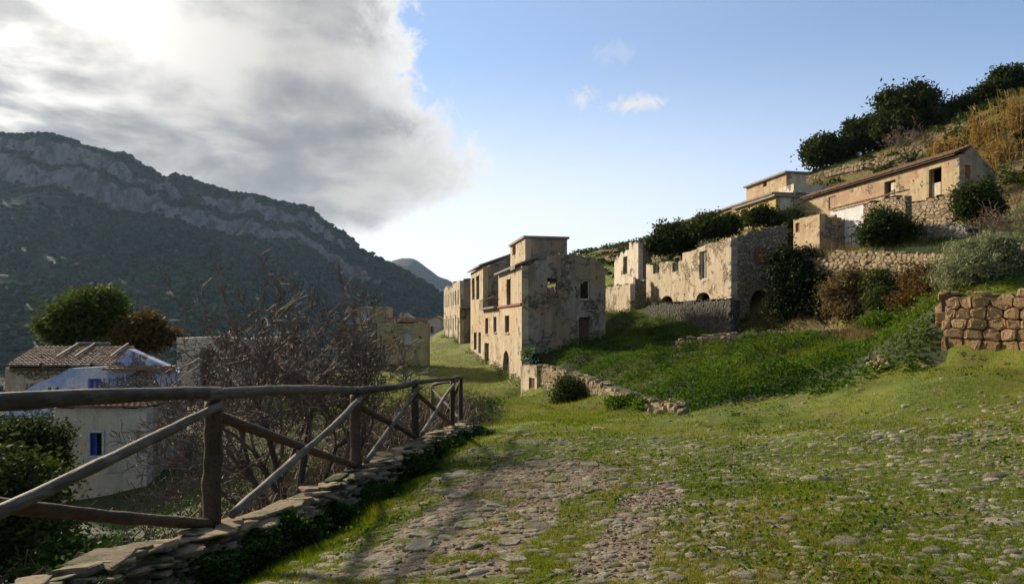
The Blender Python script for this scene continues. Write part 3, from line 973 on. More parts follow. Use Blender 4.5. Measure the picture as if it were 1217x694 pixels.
# third block
eave3 = z_of(316.5, s_third, C0, SD)
w3 = Wall(C0 + SD * s_third, SD, -SE, s_end - s_third, Z0, eave3)
h31 = w3.hole(560.9, 564, 331, 356); h32 = w3.hole(566, 569.6, 328, 356); h33 = w3.hole(563, 566.4, 395, 416); h34 = w3.hole(568.5, 571.6, 395, 420)
w3.pock(4, 5, 0)
w3.build('facade_wall', M_OCHRE, house)
for h in (h31, h32, h33): w3.frame(h, house, M_FRAME, lintel=M_OCHRE)
w3.panel(h34, house, M_DOOR, 'door', 0, 1, 0, 1, -.25)
# camera-side wall of the front block, broken head rising to the middle
def ztop_cam(u):
    px = CX + FPX * (C0[0] + SE[0] * u) / (C0[1] + SE[1] * u)
    py = np.interp(px, [620, 630, 650, 668, 676, 690, 700, 708, 713, 720], [316, 313, 306, 300, 300, 303, 307, 306, 310, 321])
    return z_of(py, u, C0, SE)
wc = Wall(C0 + SE * .45, SE, -SD, LT - .45, Z0, [])
wc.top = ragged(LT - .45, lambda u: ztop_cam(u + .45), .16, 4, .45)
hc1 = wc.hole(650, 662.5, 330.5, 351); hc2 = wc.hole(689, 701, 333, 356); hcd = wc.hole(688, 700.6, 377, 409)
wc.pock(9, 11, 1.2)
wc.build('side_wall', M_GREYP_SHADE, house)
wc.frame(hc1, house, M_FRAME, sill=M_GREYP_SHADE, mull=False); wc.frame(hc2, house, M_WFRAME, sill=M_GREYP_SHADE, lintel=M_GREYP_SHADE, mull=False)
wc.panel(hcd, house, M_DOOR, 'door', .02, .98, 0, .97, -.28)
wc.box('door_jamb', M_TAN, house, hcd[0] - .16, hcd[0] - .004, .002, .03, hcd[2], hcd[3] + .15)
# far, uphill walls and side wall of the third block
wr = Wall(C0 + SE * LT + SD * .45, SD, SE, s_end - .45, Z0, ragged(s_end - .45, 4.9, .3, 9)); wr.build('rear_wall', M_RUBBLE, house)
w3s = Wall(C0 + SD * s_third + SE * .45, SE, -SD, LT - .95, terr - 3, [(0, eave3), ((LT - .95) * .5, eave3 + 1.2), (LT - .95, eave3 + .1)]); w3s.build('side_wall', M_GREYP_SHADE, house)
w3e = Wall(C0 + SD * (s_end - .45) + SE * .45, SE, -SD, LT - .95, Z0, [(0, eave3), ((LT - .95) * .5, eave3 + 1.2), (LT - .95, eave3 + .1)]); w3e.build('end_wall', M_GREYP_SHADE, house)
mb = MB(); slab(mb, C0, .5, s_mid + .05, -.35, 2.2, eave + .005, eave + .13, eave + 1.05, eave + 1.2); mb.build('roof', M_CONC, house)
mb = MB(); slab(mb, C0, s_third + .02, s_end + .3, -.35, LT * .5, eave3 + .005, eave3 + .15, eave3 + 1.2, eave3 + 1.35); slab(mb, C0, s_third + .02, s_end + .3, LT * .5 + .01, LT, eave3 + 1.2, eave3 + 1.35, eave3 + .1, eave3 + .25); mb.build('roof', M_CONC, house)
mb = MB(); slab(mb, C0, s_mid + .02, s_third - .02, -.4, LT - .5, terr + .004, terr + .14); mb.build('terrace_slab', M_CONC, house)
mb = MB(); slab(mb, C0, .46, s_end - .5, .46, LT - .5, terr - 1.9, terr - 1.75); slab(mb, C0, .46, s_mid - .3, .46, LT - .5, eave - 2.9, eave - 2.75); slab(mb, C0, .46, s_mid - .3, 2.3, LT - .5, eave - .5, eave - .35); mb.build('light_block_floor', M_DARK, house)  # unseen floors, added to keep light from showing in the openings
# moulding between the floors
mb = MB(); mb.obox(C0, SD, -SE, -.03, s_mid + .0, .002, .12, terr - .02, terr + .12); mb.build('string_course', M_BRICK, house)
mb = MB()
for k in range(15):
    u = s_mid + .1 + k * (s_third - s_mid - .2) / 14
    mb.tube([(*(C0 + SD * u - SE * .3), terr + .14), (*(C0 + SD * u - SE * .3), terr + .95)], .02, 4)
mb.tube([(*(C0 + SD * s_mid - SE * .3), terr + .95), (*(C0 + SD * s_third - SE * .3), terr + .8)], .03, 5)
mb.build('terrace_railing', M_METAL, house)
# roof box
t0b = 1.33; sb0 = 5.0; sb1 = u_of(606.6, C0 + SE * t0b, SD); tb1 = u_of(674, C0 + SD * sb0, SE)
zb = ZZ(283, 50.2)
Ob = C0 + SD * sb0 + SE * t0b
wb1 = Wall(Ob, SD, -SE, sb1 - sb0, eave - .6, zb); hb = wb1.hole(609, 613, 291, 303); wb1.build('roof_box_wall', M_OCHRE, house)
wb2 = Wall(Ob + SE * .45, SE, -SD, tb1 - t0b - .45, eave - .6, zb); wb2.build('roof_box_wall', M_GREYP_SHADE, house)
wb3 = Wall(C0 + SD * sb0 + SE * tb1 + SD * .45, SD, SE, sb1 - sb0 - .45, eave - .6, zb); wb3.build('roof_box_wall', M_GREYP_SHADE, house)
mb = MB(); slab(mb, C0, sb0 - .15, sb1 + .15, t0b - .15, tb1 + .15, zb + .004, zb + .16); mb.build('roof_box_slab', M_CONC, house)

# ---- second house further down the street
s2a = u_of(546.5, C0, SD); s2b = u_of(527.5, C0, SD)
C1 = C0 + SD * s2a
L1 = s2b - s2a
zt = ZZ(331, C1[1])
h2 = thing('row_house', (*C1, -2.2), 'row of pale plastered house fronts with balcony further down the street', 'house')
wq = Wall(C1, SD, -SE, L1, -2.2, ragged(L1, lambda u: zt - (.0 if u < L1 * .35 else .5 if u < L1 * .7 else .15), .25, 31, 2.2))
hs = []
for k, u in enumerate(np.linspace(1.2, L1 - 2.2, 7)):
    hs.append(wq.hole_uz(u, u + 1.0, 4.1, 5.9)); hs.append(wq.hole_uz(u, u + 1.0, 1.0, 2.9)) if k % 2 else hs.append(wq.hole_uz(u, u + 1.1, -.9, 2.5))
wq.build('facade_wall', M_TAN, h2)
for h in hs: wq.frame(h, h2, M_FRAME, w_=.09)
wq2 = Wall(C1 + SE * .45, SE, -SD, 6.5, -2.2, ragged(6.5, lambda u: zt + .6 * (1 - abs(u / 3.2 - 1)), .15, 33, .8)); wq2.pock(4, 2, 0); wq2.build('side_wall', M_GREYP_SHADE, h2)
wq3 = Wall(C1 + SE * 6.95 + SD * .45, SD, SE, L1 - .45, -2.2, zt); wq3.build('rear_wall', M_RUBBLE, h2)
mb = MB(); slab(mb, C1, 4.0, L1, .46, 6.4, zt - .7, zt - .55); slab(mb, C1, .46, L1, .46, 6.4, 3.2, 3.4); mb.build('roof', M_CONC, h2)
mb = MB(); slab(mb, C1, -2.3, -.01, -.2, 3.8, 3.6, 3.8); slab(mb, C1, -2.3, -2.15, -.2, 3.8, 3.8, 4.7); mb.build('balcony', M_CONC, h2)
# ---- far cottage at the end of the street
pf_ = P(519, 402, 118)
hf = thing('far_cottage', (pf_[0], pf_[1], pf_[2] - 1), 'small far whitewashed cottage closing the end of the street', 'house')
wz = Wall(pf_[:2] + np.array([-1.6, 0]), (1, 0), (0, -1), 2.9, pf_[2] - 1, [(0, ZZ(381, 118)), (1.4, ZZ(376, 118)), (2.9, ZZ(381, 118))]); hh_ = wz.hole_uz(.5, 1.1, ZZ(396, 118), ZZ(388, 118)); wz.build('wall', M_PALE, hf); wz.frame(hh_, hf, M_FRAME)
wz2 = Wall(pf_[:2] + np.array([-1.6, .45]), (0, 1), (-1, 0), 5, pf_[2] - 1, ZZ(381, 118)); wz2.build('wall', M_PALE, hf)
wz3 = Wall(pf_[:2] + np.array([1.3, .45]), (0, 1), (1, 0), 5, pf_[2] - 1, ZZ(381, 118)); wz3.build('wall', M_PALE, hf)
zr_, ze_ = ZZ(376, 118), ZZ(381.5, 118)
mb = MB()
for sx_ in (-1, 1):
    xm = pf_[0] - .15
    mb.hexa([(xm, pf_[1] - .2, zr_ + .02), (xm + sx_ * 1.7, pf_[1] - .2, ze_ + .02), (xm + sx_ * 1.7, pf_[1] + 5.5, ze_ + .02), (xm, pf_[1] + 5.5, zr_ + .02),
             (xm, pf_[1] - .2, zr_ + .17), (xm + sx_ * 1.7, pf_[1] - .2, ze_ + .17), (xm + sx_ * 1.7, pf_[1] + 5.5, ze_ + .17), (xm, pf_[1] + 5.5, zr_ + .17)])
mb.build('roof', M_TILE, hf)

# ---- yellow-green house on the left of the street, with stone tower part
AX, AN = np.array([1.0, 0.0]), np.array([0.0, -1.0])
O = np.array([P(448, 0, 55)[0], 55.0]); zt = ZZ(384, 55); zb0 = -3.0
hy = thing('plaster_house', (*O, zb0), 'mustard plastered house with pale shuttered window, left side of street', 'house')
Ly = P(507, 0, 55)[0] - O[0]
wy = Wall(O, AX, AN, Ly, zb0, ragged(Ly, zt, .06, 14, .8))
hyw = wy.hole(480, 488.7, 393, 409)
for (a, b) in ((452, 454), (467.2, 469.2), (498, 500.2)):
    wy.hole(a, b, 399.5, 402)
wy.build('front_wall', M_YGREEN, hy)
wy.frame(hyw, hy, M_WFRAME, sill=M_CONC, mull=False); wy.panel(hyw, hy, M_WSHUT, 'shutter', .05, .95, .03, .97, -.22)
Wall(O + np.array([Ly, .45]), (0, 1), (1, 0), 1.8, zb0, zt).build('side_wall', M_GREYP_SHADE, hy)
Wall(O + np.array([0, .45]), (0, 1), (-1, 0), 5, zb0, zt).build('side_wall', M_TAN, hy)
Wall(O + np.array([.45, 2.3]), (1, 0), (0, 1), Ly - .46, zb0, zt).build('rear_wall', M_TAN, hy)
mb = MB()
x0, x1 = O[0] + 1.0, O[0] + 2.3
mb.hexa([(x0, 57.3, zt + .0), (x1 + .9, 57.3, zt + .0), (x1 + .9, 60, zt), (x0, 60, zt), (x0 + .55, 57.35, ZZ(371, 57)), (x0 + .75, 57.35, ZZ(371, 57)), (x0 + .75, 60, ZZ(371, 57)), (x0 + .55, 60, ZZ(371, 57))])
mb.build('roof_gable', M_TAN, hy)
roof_tiles('roof_tiles', hy, (O[0] + .2, 55.0, zt + .05), (O[0] + Ly, 55.0, zt + .05), (O[0] + .2, 57.2, zt + .45), (O[0] + Ly, 57.2, zt + .35), 18, 6)
Ot = np.array([P(400, 0, 56)[0], 56.0]); Lw = P(447, 0, 56)[0] - Ot[0]
ht_ = thing('stone_house', (*Ot, zb0), 'brown stone house with square upper room behind the bare tree', 'house')
wt = Wall(Ot, AX, AN, Lw, zb0, ragged(Lw, ZZ(384, 56), .12, 23, .5)); hw1 = wt.hole(426.5, 437.5, 393, 404); wt.build('front_wall', M_RUBBLE, ht_); wt.frame(hw1, ht_, M_TAN, lintel=M_TAN, w_=.12, mull=False)
Wall(Ot + np.array([0, .45]), (0, 1), (-1, 0), 6, zb0, ZZ(384, 56)).build('side_wall', M_RUBBLE, ht_)
xa, xb = P(424, 0, 57.5)[0], P(456, 0, 57.5)[0]
wu = Wall((xa, 57.5), AX, AN, xb - xa, ZZ(388, 57.5), ragged(xb - xa, ZZ(364, 57.5), .05, 3, .6)); hu1 = wu.hole(427.5, 440, 369.5, 381.5); wu.build('upper_wall', M_YGREEN, ht_)
wu.frame(hu1, ht_, M_WFRAME, mull=True); wu.panel(hu1, ht_, M_WSHUT, 'shutter', .05, .95, .05, .95, -.22)
Wall((xb, 57.95), (0, 1), (1, 0), 4, ZZ(388, 57.5), ZZ(364, 57.5)).build('upper_wall', M_TAN, ht_)
Wall((xa, 57.95), (0, 1), (-1, 0), 4, ZZ(388, 57.5), ZZ(364, 57.5)).build('upper_wall', M_TAN, ht_)
mb = MB(); mb.hexa([(Ot[0] + .5, 56.5, ZZ(386, 56)), (xb, 56.5, ZZ(386, 56)), (xb, 62, ZZ(386, 56)), (Ot[0] + .5, 62, ZZ(386, 56)), (Ot[0] + .5, 56.5, ZZ(385, 56)), (xb, 56.5, ZZ(385, 56)), (xb, 62, ZZ(385, 56)), (Ot[0] + .5, 62, ZZ(385, 56))]); mb.build('roof', M_CONC, ht_)

# ---- pale house behind the bare tree
O = np.array([P(210, 0, 33)[0], 33.0]); xr = P(283, 0, 33)[0]; L = xr - O[0]
hp = thing('pale_house', (*O, -4), 'pale flat topped house with dark doorway behind bare tree branches', 'house')
wp = Wall(O, AX, AN, L, -4, ragged(L, ZZ(401.5, 33), .05, 6, .5)); hd = wp.hole(238, 255, 416, 459); wp.build('front_wall', M_PALE, hp)
wp.frame(hd, hp, M_FRAME, 'door_frame', mull=False)
wp.panel(hd, hp, M_DOOR, 'door', .06, .55, .01, .97, -.3)
Wall(O + np.array([0, .45]), (0, 1), (-1, 0), 6, -4, ZZ(401.5, 33)).build('side_wall', M_PALE, hp)
Wall(O + np.array([L, .45]), (0, 1), (1, 0), 6, -4, ZZ(403, 33)).build('side_wall', M_PALE, hp)
mb = MB(); mb.hexa([(O[0] + .46, 33.46, ZZ(408, 33)), (xr - .46, 33.46, ZZ(408, 33)), (xr - .46, 39, ZZ(408, 33)), (O[0] + .46, 39, ZZ(408, 33)), (O[0] + .46, 33.46, ZZ(405, 33)), (xr - .46, 33.46, ZZ(405, 33)), (xr - .46, 39, ZZ(405, 33)), (O[0] + .46, 39, ZZ(405, 33))]); mb.build('roof', M_CONC, hp)

# ---- blue-walled ruin below the fence
Yb = 27.0
O = np.array([P(6, 0, Yb)[0], Yb]); L = P(208, 0, Yb)[0] - O[0]
hb_ = thing('blue_house', (*O, -6), 'ruined house with peeling blue walls and tiled roof below the fence', 'house')
def zb_top(u):
    px = CX + FPX * (O[0] + u) / Yb
    return ZZ(np.interp(px, [6, 8, 80, 82, 132, 153, 196, 208], [474, 472, 440, 438, 435, 415, 434, 438]), Yb)
us_ = sorted(set(list(np.linspace(0, L, 24)) + [(px - 6) / FPX * Yb for px in (80, 82, 132, 153, 196)]))
wb = Wall(O, AX, AN, L, -6, [(u, zb_top(u) + (random.uniform(-.06, .03) if u < 2.4 else 0)) for u in us_])
hbw = wb.hole(104.5, 120, 450, 471); wb.hole(66, 70, 460, 464); wb.hole(46, 50, 464, 467); wb.hole(125, 137, 461, 468); wb.hole(82, 95, 461, 467); wb.hole(57, 61, 460, 465)
wb.build('blue_wall', M_BLUE, hb_)
wb.frame(hbw, hb_, M_BSHUT, mull=True, w_=.1)
# tan wall and tiled roof behind
Yt = 28.6
O2 = np.array([P(6, 0, Yt)[0], Yt]); L2 = P(140, 0, Yt)[0] - O2[0]
wt2 = Wall(O2, AX, AN, L2, -6, ZZ(437, Yt)); wt2.build('tan_wall', M_TAN, hb_)
zE = ZZ(436, Yt - .3); zR = ZZ(413, 33)
xE0, xE1 = P(7, 0, Yt - .3)[0], P(138, 0, Yt - .3)[0]
mb = MB()
xR0, xR1 = P(66, 0, 33)[0] - 1.0, P(160, 0, 33)[0]
mb.hexa([(xE0 + .1, Yt - .25, zE - .13), (xE1, Yt - .25, zE - .13), (xR1, 33, zR - .13), (xR0, 33, zR - .13), (xE0 + .1, Yt - .25, zE - .03), (xE1, Yt - .25, zE - .03), (xR1, 33, zR - .03), (xR0, 33, zR - .03)])
mb.build('roof', M_EARTH, hb_)
roof_tiles('roof_tiles', hb_, (xE0, Yt - .3, zE), (xE1, Yt - .3, zE), (xR0, 33, zR), (xR1, 33, zR), 24, 13, M_TILEOLD, rad=.12)
# strip of tiles along the blue wall
xS0, xS1 = P(132, 0, Yb)[0], P(212, 0, Yb)[0]
roof_tiles('eave_tiles', hb_, (xS0, Yb - .55, ZZ(441, Yb - .5)), (xS1, Yb - .55, ZZ(441, Yb - .5)), (xS0, Yb - .02, ZZ(436.5, Yb)), (xS1, Yb - .02, ZZ(436.5, Yb)), 13, 2, rad=.12)
# roof beams
mb = MB()
for k in range(7):
    f = k / 6
    a0 = np.array([xE0 * (1 - f) + xE1 * f, Yt - .3, zE + .1]); a1 = np.array([xR0 * (1 - f) + xR1 * f, 33, zR + .12])
    if k in (2, 3, 5): mb.tube([a0 * .75 + a1 * .25 + (.3, 0, .1), a1 + (.5, 0, .08)], .05, 6)
mb.tube([(xR0 + 2.0, 33, zR + .2), (xR1 - 1.2, 33, zR + .17)], .08, 6)
mb.build('roof_beams', M_LOGL, hb_)
# lower front wall with the blue shuttered window
Yf = 24.0
O3 = np.array([P(64, 0, Yf)[0], Yf]); L3 = P(174, 0, Yf)[0] - O3[0]
w3f = Wall(O3, AX, AN, L3, -6.5, ragged(L3, ZZ(484, Yf), .05, 12, .5)); hlow = w3f.hole(104, 124.5, 511, 544); w3f.build('lower_wall', M_CREAM, hb_)
w3f.frame(hlow, hb_, M_WFRAME, mull=False, sill=M_WFRAME, inset=.03, w_=.09)
w3f.panel(hlow, hb_, M_BSHUT, 'shutter', .08, .46, .04, .96, -.1)
for k in range(7):
    zk = hlow[2] + .12 + k * (hlow[3] - hlow[2] - .2) / 7
    w3f.box('louvre', M_DOOR, hb_, (hlow[0] + hlow[1]) / 2, hlow[1] - .1, -.25, -.2, zk, zk + .07)
Wall(O3 + np.array([0, .45]), (0, 1), (-1, 0), Yb - Yf - .46, -6.5, [(0, ZZ(486, Yf)), (Yb - Yf - .46, ZZ(474, Yb))]).build('lower_wall', M_BLUE, hb_)
Wall(O3 + np.array([L3, .45]), (0, 1), (1, 0), Yb - Yf - .46, -6.5, [(0, ZZ(486, Yf)), (Yb - Yf - .46, ZZ(474, Yb))]).build('lower_wall', M_TAN, hb_)
roof_tiles('lean_to_tiles', hb_, (O3[0], Yf - .2, ZZ(484, Yf)), (O3[0] + L3, Yf - .2, ZZ(484, Yf)), (O3[0], Yb - .1, ZZ(474, Yb)), (O3[0] + L3, Yb - .1, ZZ(474, Yb)), 16, 8, rad=.11)

# ---- roofless house with arches, uphill of the street
C8 = np.array(P(869, 0, 45)[:2]); L8 = u_of(768, C8, SD); T8 = u_of(936, C8, SE)
h8 = thing('arched_house', (*C8, .2), 'roofless ochre house with arched openings and dark arched cellar door', 'house')
def z8(u):
    px = CX + FPX * (C8[0] + SD[0] * u) / (C8[1] + SD[1] * u)
    py = np.interp(px, [768, 815, 816, 835, 869], [313.5, 310, 298, 292, 281])
    return z_of(py, u, C8, SD)
w8 = Wall(C8, SD, -SE, L8, .2, ragged(L8, z8, .16, 41, 1.1))
h81 = w8.hole(776, 783.5, 309, 325); h82 = w8.hole(799, 806.5, 305, 323); h83 = w8.hole(831, 840, 298.5, 332)
h84 = w8.hole(785, 800, 351.5, 372, True); h85 = w8.hole(826, 845, 347.5, 376, True)
w8.pock(10, 6, 3.2)
w8.build('facade_wall', M_TAN, h8)
w8.frame(h83, h8, M_WFRAME, 'door', mull=True, w_=.08); w8.frame(h81, h8, M_FRAME, mull=False); w8.frame(h82, h8, M_FRAME, mull=False)
w8s = Wall(C8 + SE * .45, SE, -SD, T8 - .45, .2, ragged(T8 - .45, lambda u: z_of(np.interp(u, [0, T8], [279, 264]), u, C8, SE), .15, 44, .4))
h86 = w8s.hole(897, 911.5, 295, 311); h87 = w8s.hole(891.5, 920.5, 344, 386, True)
w8s.pock(8, 9, 2)
w8s.build('side_wall', M_RUBBLE, h8)
w8s.panel(h86, h8, M_BRICK, 'brick_infill', 0, 1, 0, 1, -.1)
w8s.box('door_post', M_PALE, h8, h87[1] - .05, h87[1] + .12, .004, .07, h87[2], h87[2] + 1.6)
Wall(C8 + SE * T8 + SD * .45, SD, SE, L8 - .45, .2, ragged(L8 - .45, 7.2, .3, 45)).build('rear_wall', M_RUBBLE, h8)
Wall(C8 + SD * (L8 - .45) + SE * .45, SE, -SD, T8 - .9, .2, ragged(T8 - .9, 6.8, .3, 46)).build('end_wall', M_RUBBLE, h8)
mb = MB(); slab(mb, C8, .46, L8 - .5, .46, T8 - .5, 4.1, 4.3); mb.build('light_block_floor', M_DARK, h8)  # unseen floor added to block skylight, so the arches stay dark

# ---- narrow ruin between the two houses
C9 = np.array(P(749, 0, 58)[:2]); L9 = u_of(720, C9, SD)
h9 = thing('ruin_fragment', (*C9, .5), 'narrow broken wall fragment with tall window between two ruined houses', 'ruin')
w9 = Wall(C9, SD, -SE, L9, .5, ragged(L9, ZZ(337, 58), .15, 51, .5)); w9.build('lower_wall', M_TAN, h9)
Wall(C9 + SE * .45, SE, -SD, 1.0, .5, ragged(1.0, ZZ(330, 58), .3, 52, .25)).build('broken_end', M_RUBBLE, h9)
C9b = np.array(P(758.5, 0, 62)[:2]); L9b = u_of(730, C9b, SD)
def z9(u): return ZZ(np.interp(u, [0, L9b * .25, L9b * .45, L9b * .75, L9b], [288, 290, 293, 300, 312]), 62 + u * .98) 
w9b = Wall(C9b, SD, -SE, L9b, 1.5, ragged(L9b, z9, .5, 53, .5)); h91 = w9b.hole(740.5, 745.5, 305, 326); w9b.pock(5, 1, 4); w9b.build('upper_wall', M_PALE, h9)
w9b.frame(h91, h9, M_FRAME, mull=False)
Wall(C9b + SE * .45, SE, -SD, .8, 1.5, ragged(.8, ZZ(290, 62), .3, 54, .3)).build('broken_end', M_RUBBLE, h9)

# ---- upper houses on the slope
def upper(name, label, px_near, Yn, px_far, py_near, depth_t, zdrop, mat, mats, holes, frame=True, lip=True):
    Cn = np.array(P(px_near, 0, Yn)[:2]); L = u_of(px_far, Cn, SD); zt = ZZ(py_near, Yn)
    o = thing(name, (*Cn, zt - zdrop), label, 'house')
    wl = Wall(Cn, SD, -SE, L, zt - zdrop, ragged(L, zt, .05, int(px_near), .7)); hs = [wl.hole(*h) for h in holes]
    wl.pock(5, int(px_far), zt - zdrop + 1)
    wl.build('facade_wall', mat, o)
    for h in hs: wl.frame(h, o, M_FRAME, mull=False, lintel=mat)
    Wall(Cn + SE * .45, SE, -SD, depth_t - .45, zt - zdrop, zt).build('side_wall', mats, o)
    Wall(Cn + SE * depth_t + SD * .45, SD, SE, L - .45, zt - zdrop, zt).build('rear_wall', mats, o)
    Wall(Cn + SD * (L - .45) + SE * .45, SE, -SD, depth_t - .95, zt - zdrop, zt).build('end_wall', mats, o)
    mb = MB(); slab(mb, Cn, -.25, L + .2, -.3, depth_t + .2, zt + .006, zt + .2); mb.build('roof', M_CONC, o)
    return o, Cn, L, zt
upper('yellow_house', 'small bright yellow house with two dark openings on the slope', 922, 62, 874, 234, 3.4, 4.2, M_YELLOW, M_PALE, [(880.5, 888.5, 249, 271), (901.5, 908, 242.5, 250.5)])
o_, Cn, L_, zt_ = upper('flat_roof_house', 'highest small flat roofed house on the slope, pinkish front with one dark window', 934.5, 72, 887, 206, 2.4, 6, M_BARN, M_PALE, [(907, 911, 214, 222)])
Wall(Cn - SD * 2.2 - SE * .6, SE, -SD, 3.8, zt_ - 7, zt_ - 1.6).build('lower_block', M_PALE, o_)
Wall(Cn - SD * 1.75 - SE * .6, SD, -SE, 2.2, zt_ - 7, zt_ - 1.6).build('lower_block', M_PALE, o_)
upper('long_house', 'long low house with thin flat cornice partly hidden by shrubs on slope', 919, 68, 833, 231, 4, 4.5, M_BARN, M_PALE, [(862, 868, 252, 262), (846, 850, 257, 266)])
upper('corner_house', 'small pale house with two little dark windows above dark bushes', 832, 82, 800, 258, 4, 4.5, M_PALE, M_PALE, [(812.6, 816.5, 264.5, 272), (823.5, 827.5, 261.5, 270)])
upper('peeking_house', 'tiny sunlit wall corner peeking out above bushes beside sky', 783, 88, 776, 279, 3, 3, M_TAN, M_TAN, [])

# ---- long barn on the right
CB = np.array(P(1140, 0, 45)[:2]); LB = u_of(955.5, CB, SD); ztb = ZZ(184, 45); TB = u_of(1185, CB, SE); zbb = ZZ(240, 45)
barn = thing('long_barn', (*CB, zbb - 2), 'long sunlit barn with tiled eave and open doorways on the upper terrace', 'barn')
wbn = Wall(CB, SD, -SE, LB, zbb - 2, ztb)
d3 = wbn.hole(1103.8, 1119, 200, 235); d2 = wbn.hole(1051, 1064.2, 215, 243.5); d1 = wbn.hole(984.5, 994, 233, 250)
wbn.pock(6, 21, zbb + .3)
wbn.build('facade_wall', M_BARN, barn)
wbn.panel(d3, barn, M_PALE, 'door', .25, 1, 0, .52, -.2); wbn.frame(d3, barn, M_FRAME, 'door_frame', mull=False)
wbn.panel(d2, barn, M_PALE, 'door', .0, .62, 0, .95, -.2); wbn.panel(d2, barn, M_PALE, 'door', .62, 1, 0, .55, -.25); wbn.frame(d2, barn, M_FRAME, 'door_frame', mull=False)
wbn.panel(d1, barn, M_BARN, 'window_infill', 0, 1, 0, 1, -.06); wbn.frame(d1, barn, M_FRAME, mull=False, inset=-.01)
tA = u_of(1155.5, CB, SE); zA = z_of(174, tA, CB, SE); zRt = z_of(209, TB, CB, SE)
wg = Wall(CB + SE * .45, SE, -SD, TB - .45, zbb - 2, [(0, ztb + .15), (tA - .45, zA), (TB - .45, zRt)])
g1 = wg.hole(1146.5, 1153.5, 196.5, 212); g2 = wg.hole(1173.5, 1178.5, 208, 222)
wg.build('gable_wall', M_GREYP_SHADE, barn)
wg.panel(g1, barn, M_BRICK, 'brick_infill', 0, 1, 0, 1, -.08); wg.frame(g2, barn, M_TAN, mull=False, w_=.08)
Wall(CB + SE * TB + SD * .45, SD, SE, LB - .45, zbb - 2, zRt - .1).build('rear_wall', M_GREYP_SHADE, barn)
Wall(CB + SD * (LB - .45) + SE * .45, SE, -SD, TB - .95, zbb - 2, [(0, ztb), (tA - .45, zA - .1), (TB - .95, zRt)]).build('end_wall', M_GREYP_SHADE, barn)
mb = MB(); slab(mb, CB, .1, LB + .1, -.28, tA, ztb + .01, ztb + .10, zA - .02, zA + .07); slab(mb, CB, .1, LB + .1, tA + .01, TB + .1, zA - .02, zA + .07, zRt + .01, zRt + .1); mb.build('roof', M_EARTH, barn)
q = lambda s, t, z: (*(CB + SD * s + SE * t), z)
roof_tiles('roof_tiles', barn, q(0, -.34, ztb + .11), q(LB + .1, -.34, ztb + .11), q(0, tA, zA + .09), q(LB + .1, tA, zA + .09), 68, 4, rad=.12)

# ---- lower ruin with the white inner wall
CR = np.array(P(1043, 0, 40)[:2]); LR = u_of(943, CR, SD); ztr = ZZ(237, 40)
ruin = thing('open_ruin', (*CR, 5), 'ruin with bright white inner wall and rusty red slit window below the barn', 'ruin')
s_a = u_of(974, CR, SD)
wra = Wall(CR + SD * s_a, SD, -SE, LR - s_a, 5, ragged(LR - s_a, lambda u: ztr + .05, .1, 61, .5)); hr = wra.hole(945.3, 950.3, 265, 276); wra.build('front_wall', M_YELLOW if False else M_BARN, ruin); wra.panel(hr, ruin, M_BRICK, 'shutter', 0, 1, 0, 1, -.1)
Wall(CR + SD * LR + SE * .0 - SD * .45 + SE * .45, SE, SD, 3.2, 5, ztr).build('end_wall', M_GREYP_SHADE, ruin)
Wall(CR + SD * s_a + SE * .45, SE, -SD, 1.6, 5, ragged(1.6, lambda u: ztr - u * .15, .25, 62, .3)).build('inner_wall', M_GREYP_SHADE, ruin)
Oi = CR + SE * 1.9
s_w0, s_w1 = u_of(1026, Oi, SD), u_of(987, Oi, SD)
wi = Wall(Oi + SD * s_w0, SD, -SE, s_w1 - s_w0, 5, ztr + .45)
hdk = wi.hole(988.5, 997, 274, 300); wi.build('white_wall', M_WHITE, ruin); wi.panel(hdk, ruin, M_DOOR, 'door', 0, 1, 0, 1, -.2)
Wall(Oi, SD, -SE, s_w0 - .02, 5, ragged(s_w0 - .02, ztr + .4, .3, 63, .4)).build('inner_wall', M_RUBTAN, ruin)
roof_tiles('eave_tiles', ruin, (*(Oi - SE * .2 + SD * .3), ztr + .5), (*(Oi - SE * .2 + SD * s_w1), ztr + .5), (*(Oi + SE * .6 + SD * .3), ztr + .7), (*(Oi + SE * .6 + SD * s_w1), ztr + .7), 24, 2)
mb = MB()
zr0 = ZZ(289, 42)
for k in range(8):
    u = s_w0 + k * (s_w1 - s_w0 - .9) / 7
    b = Oi - SE * .6 + SD * u
    mb.tube([(*b, zr0 - .5), (*b, zr0 + .75)], .018, 4)
for z in (.75, .3): mb.tube([(*(Oi - SE * .6 + SD * s_w0), zr0 + z), (*(Oi - SE * .6 + SD * (s_w1 - .9)), zr0 + z)], .02, 4)
mb.build('railing', M_METAL, ruin)

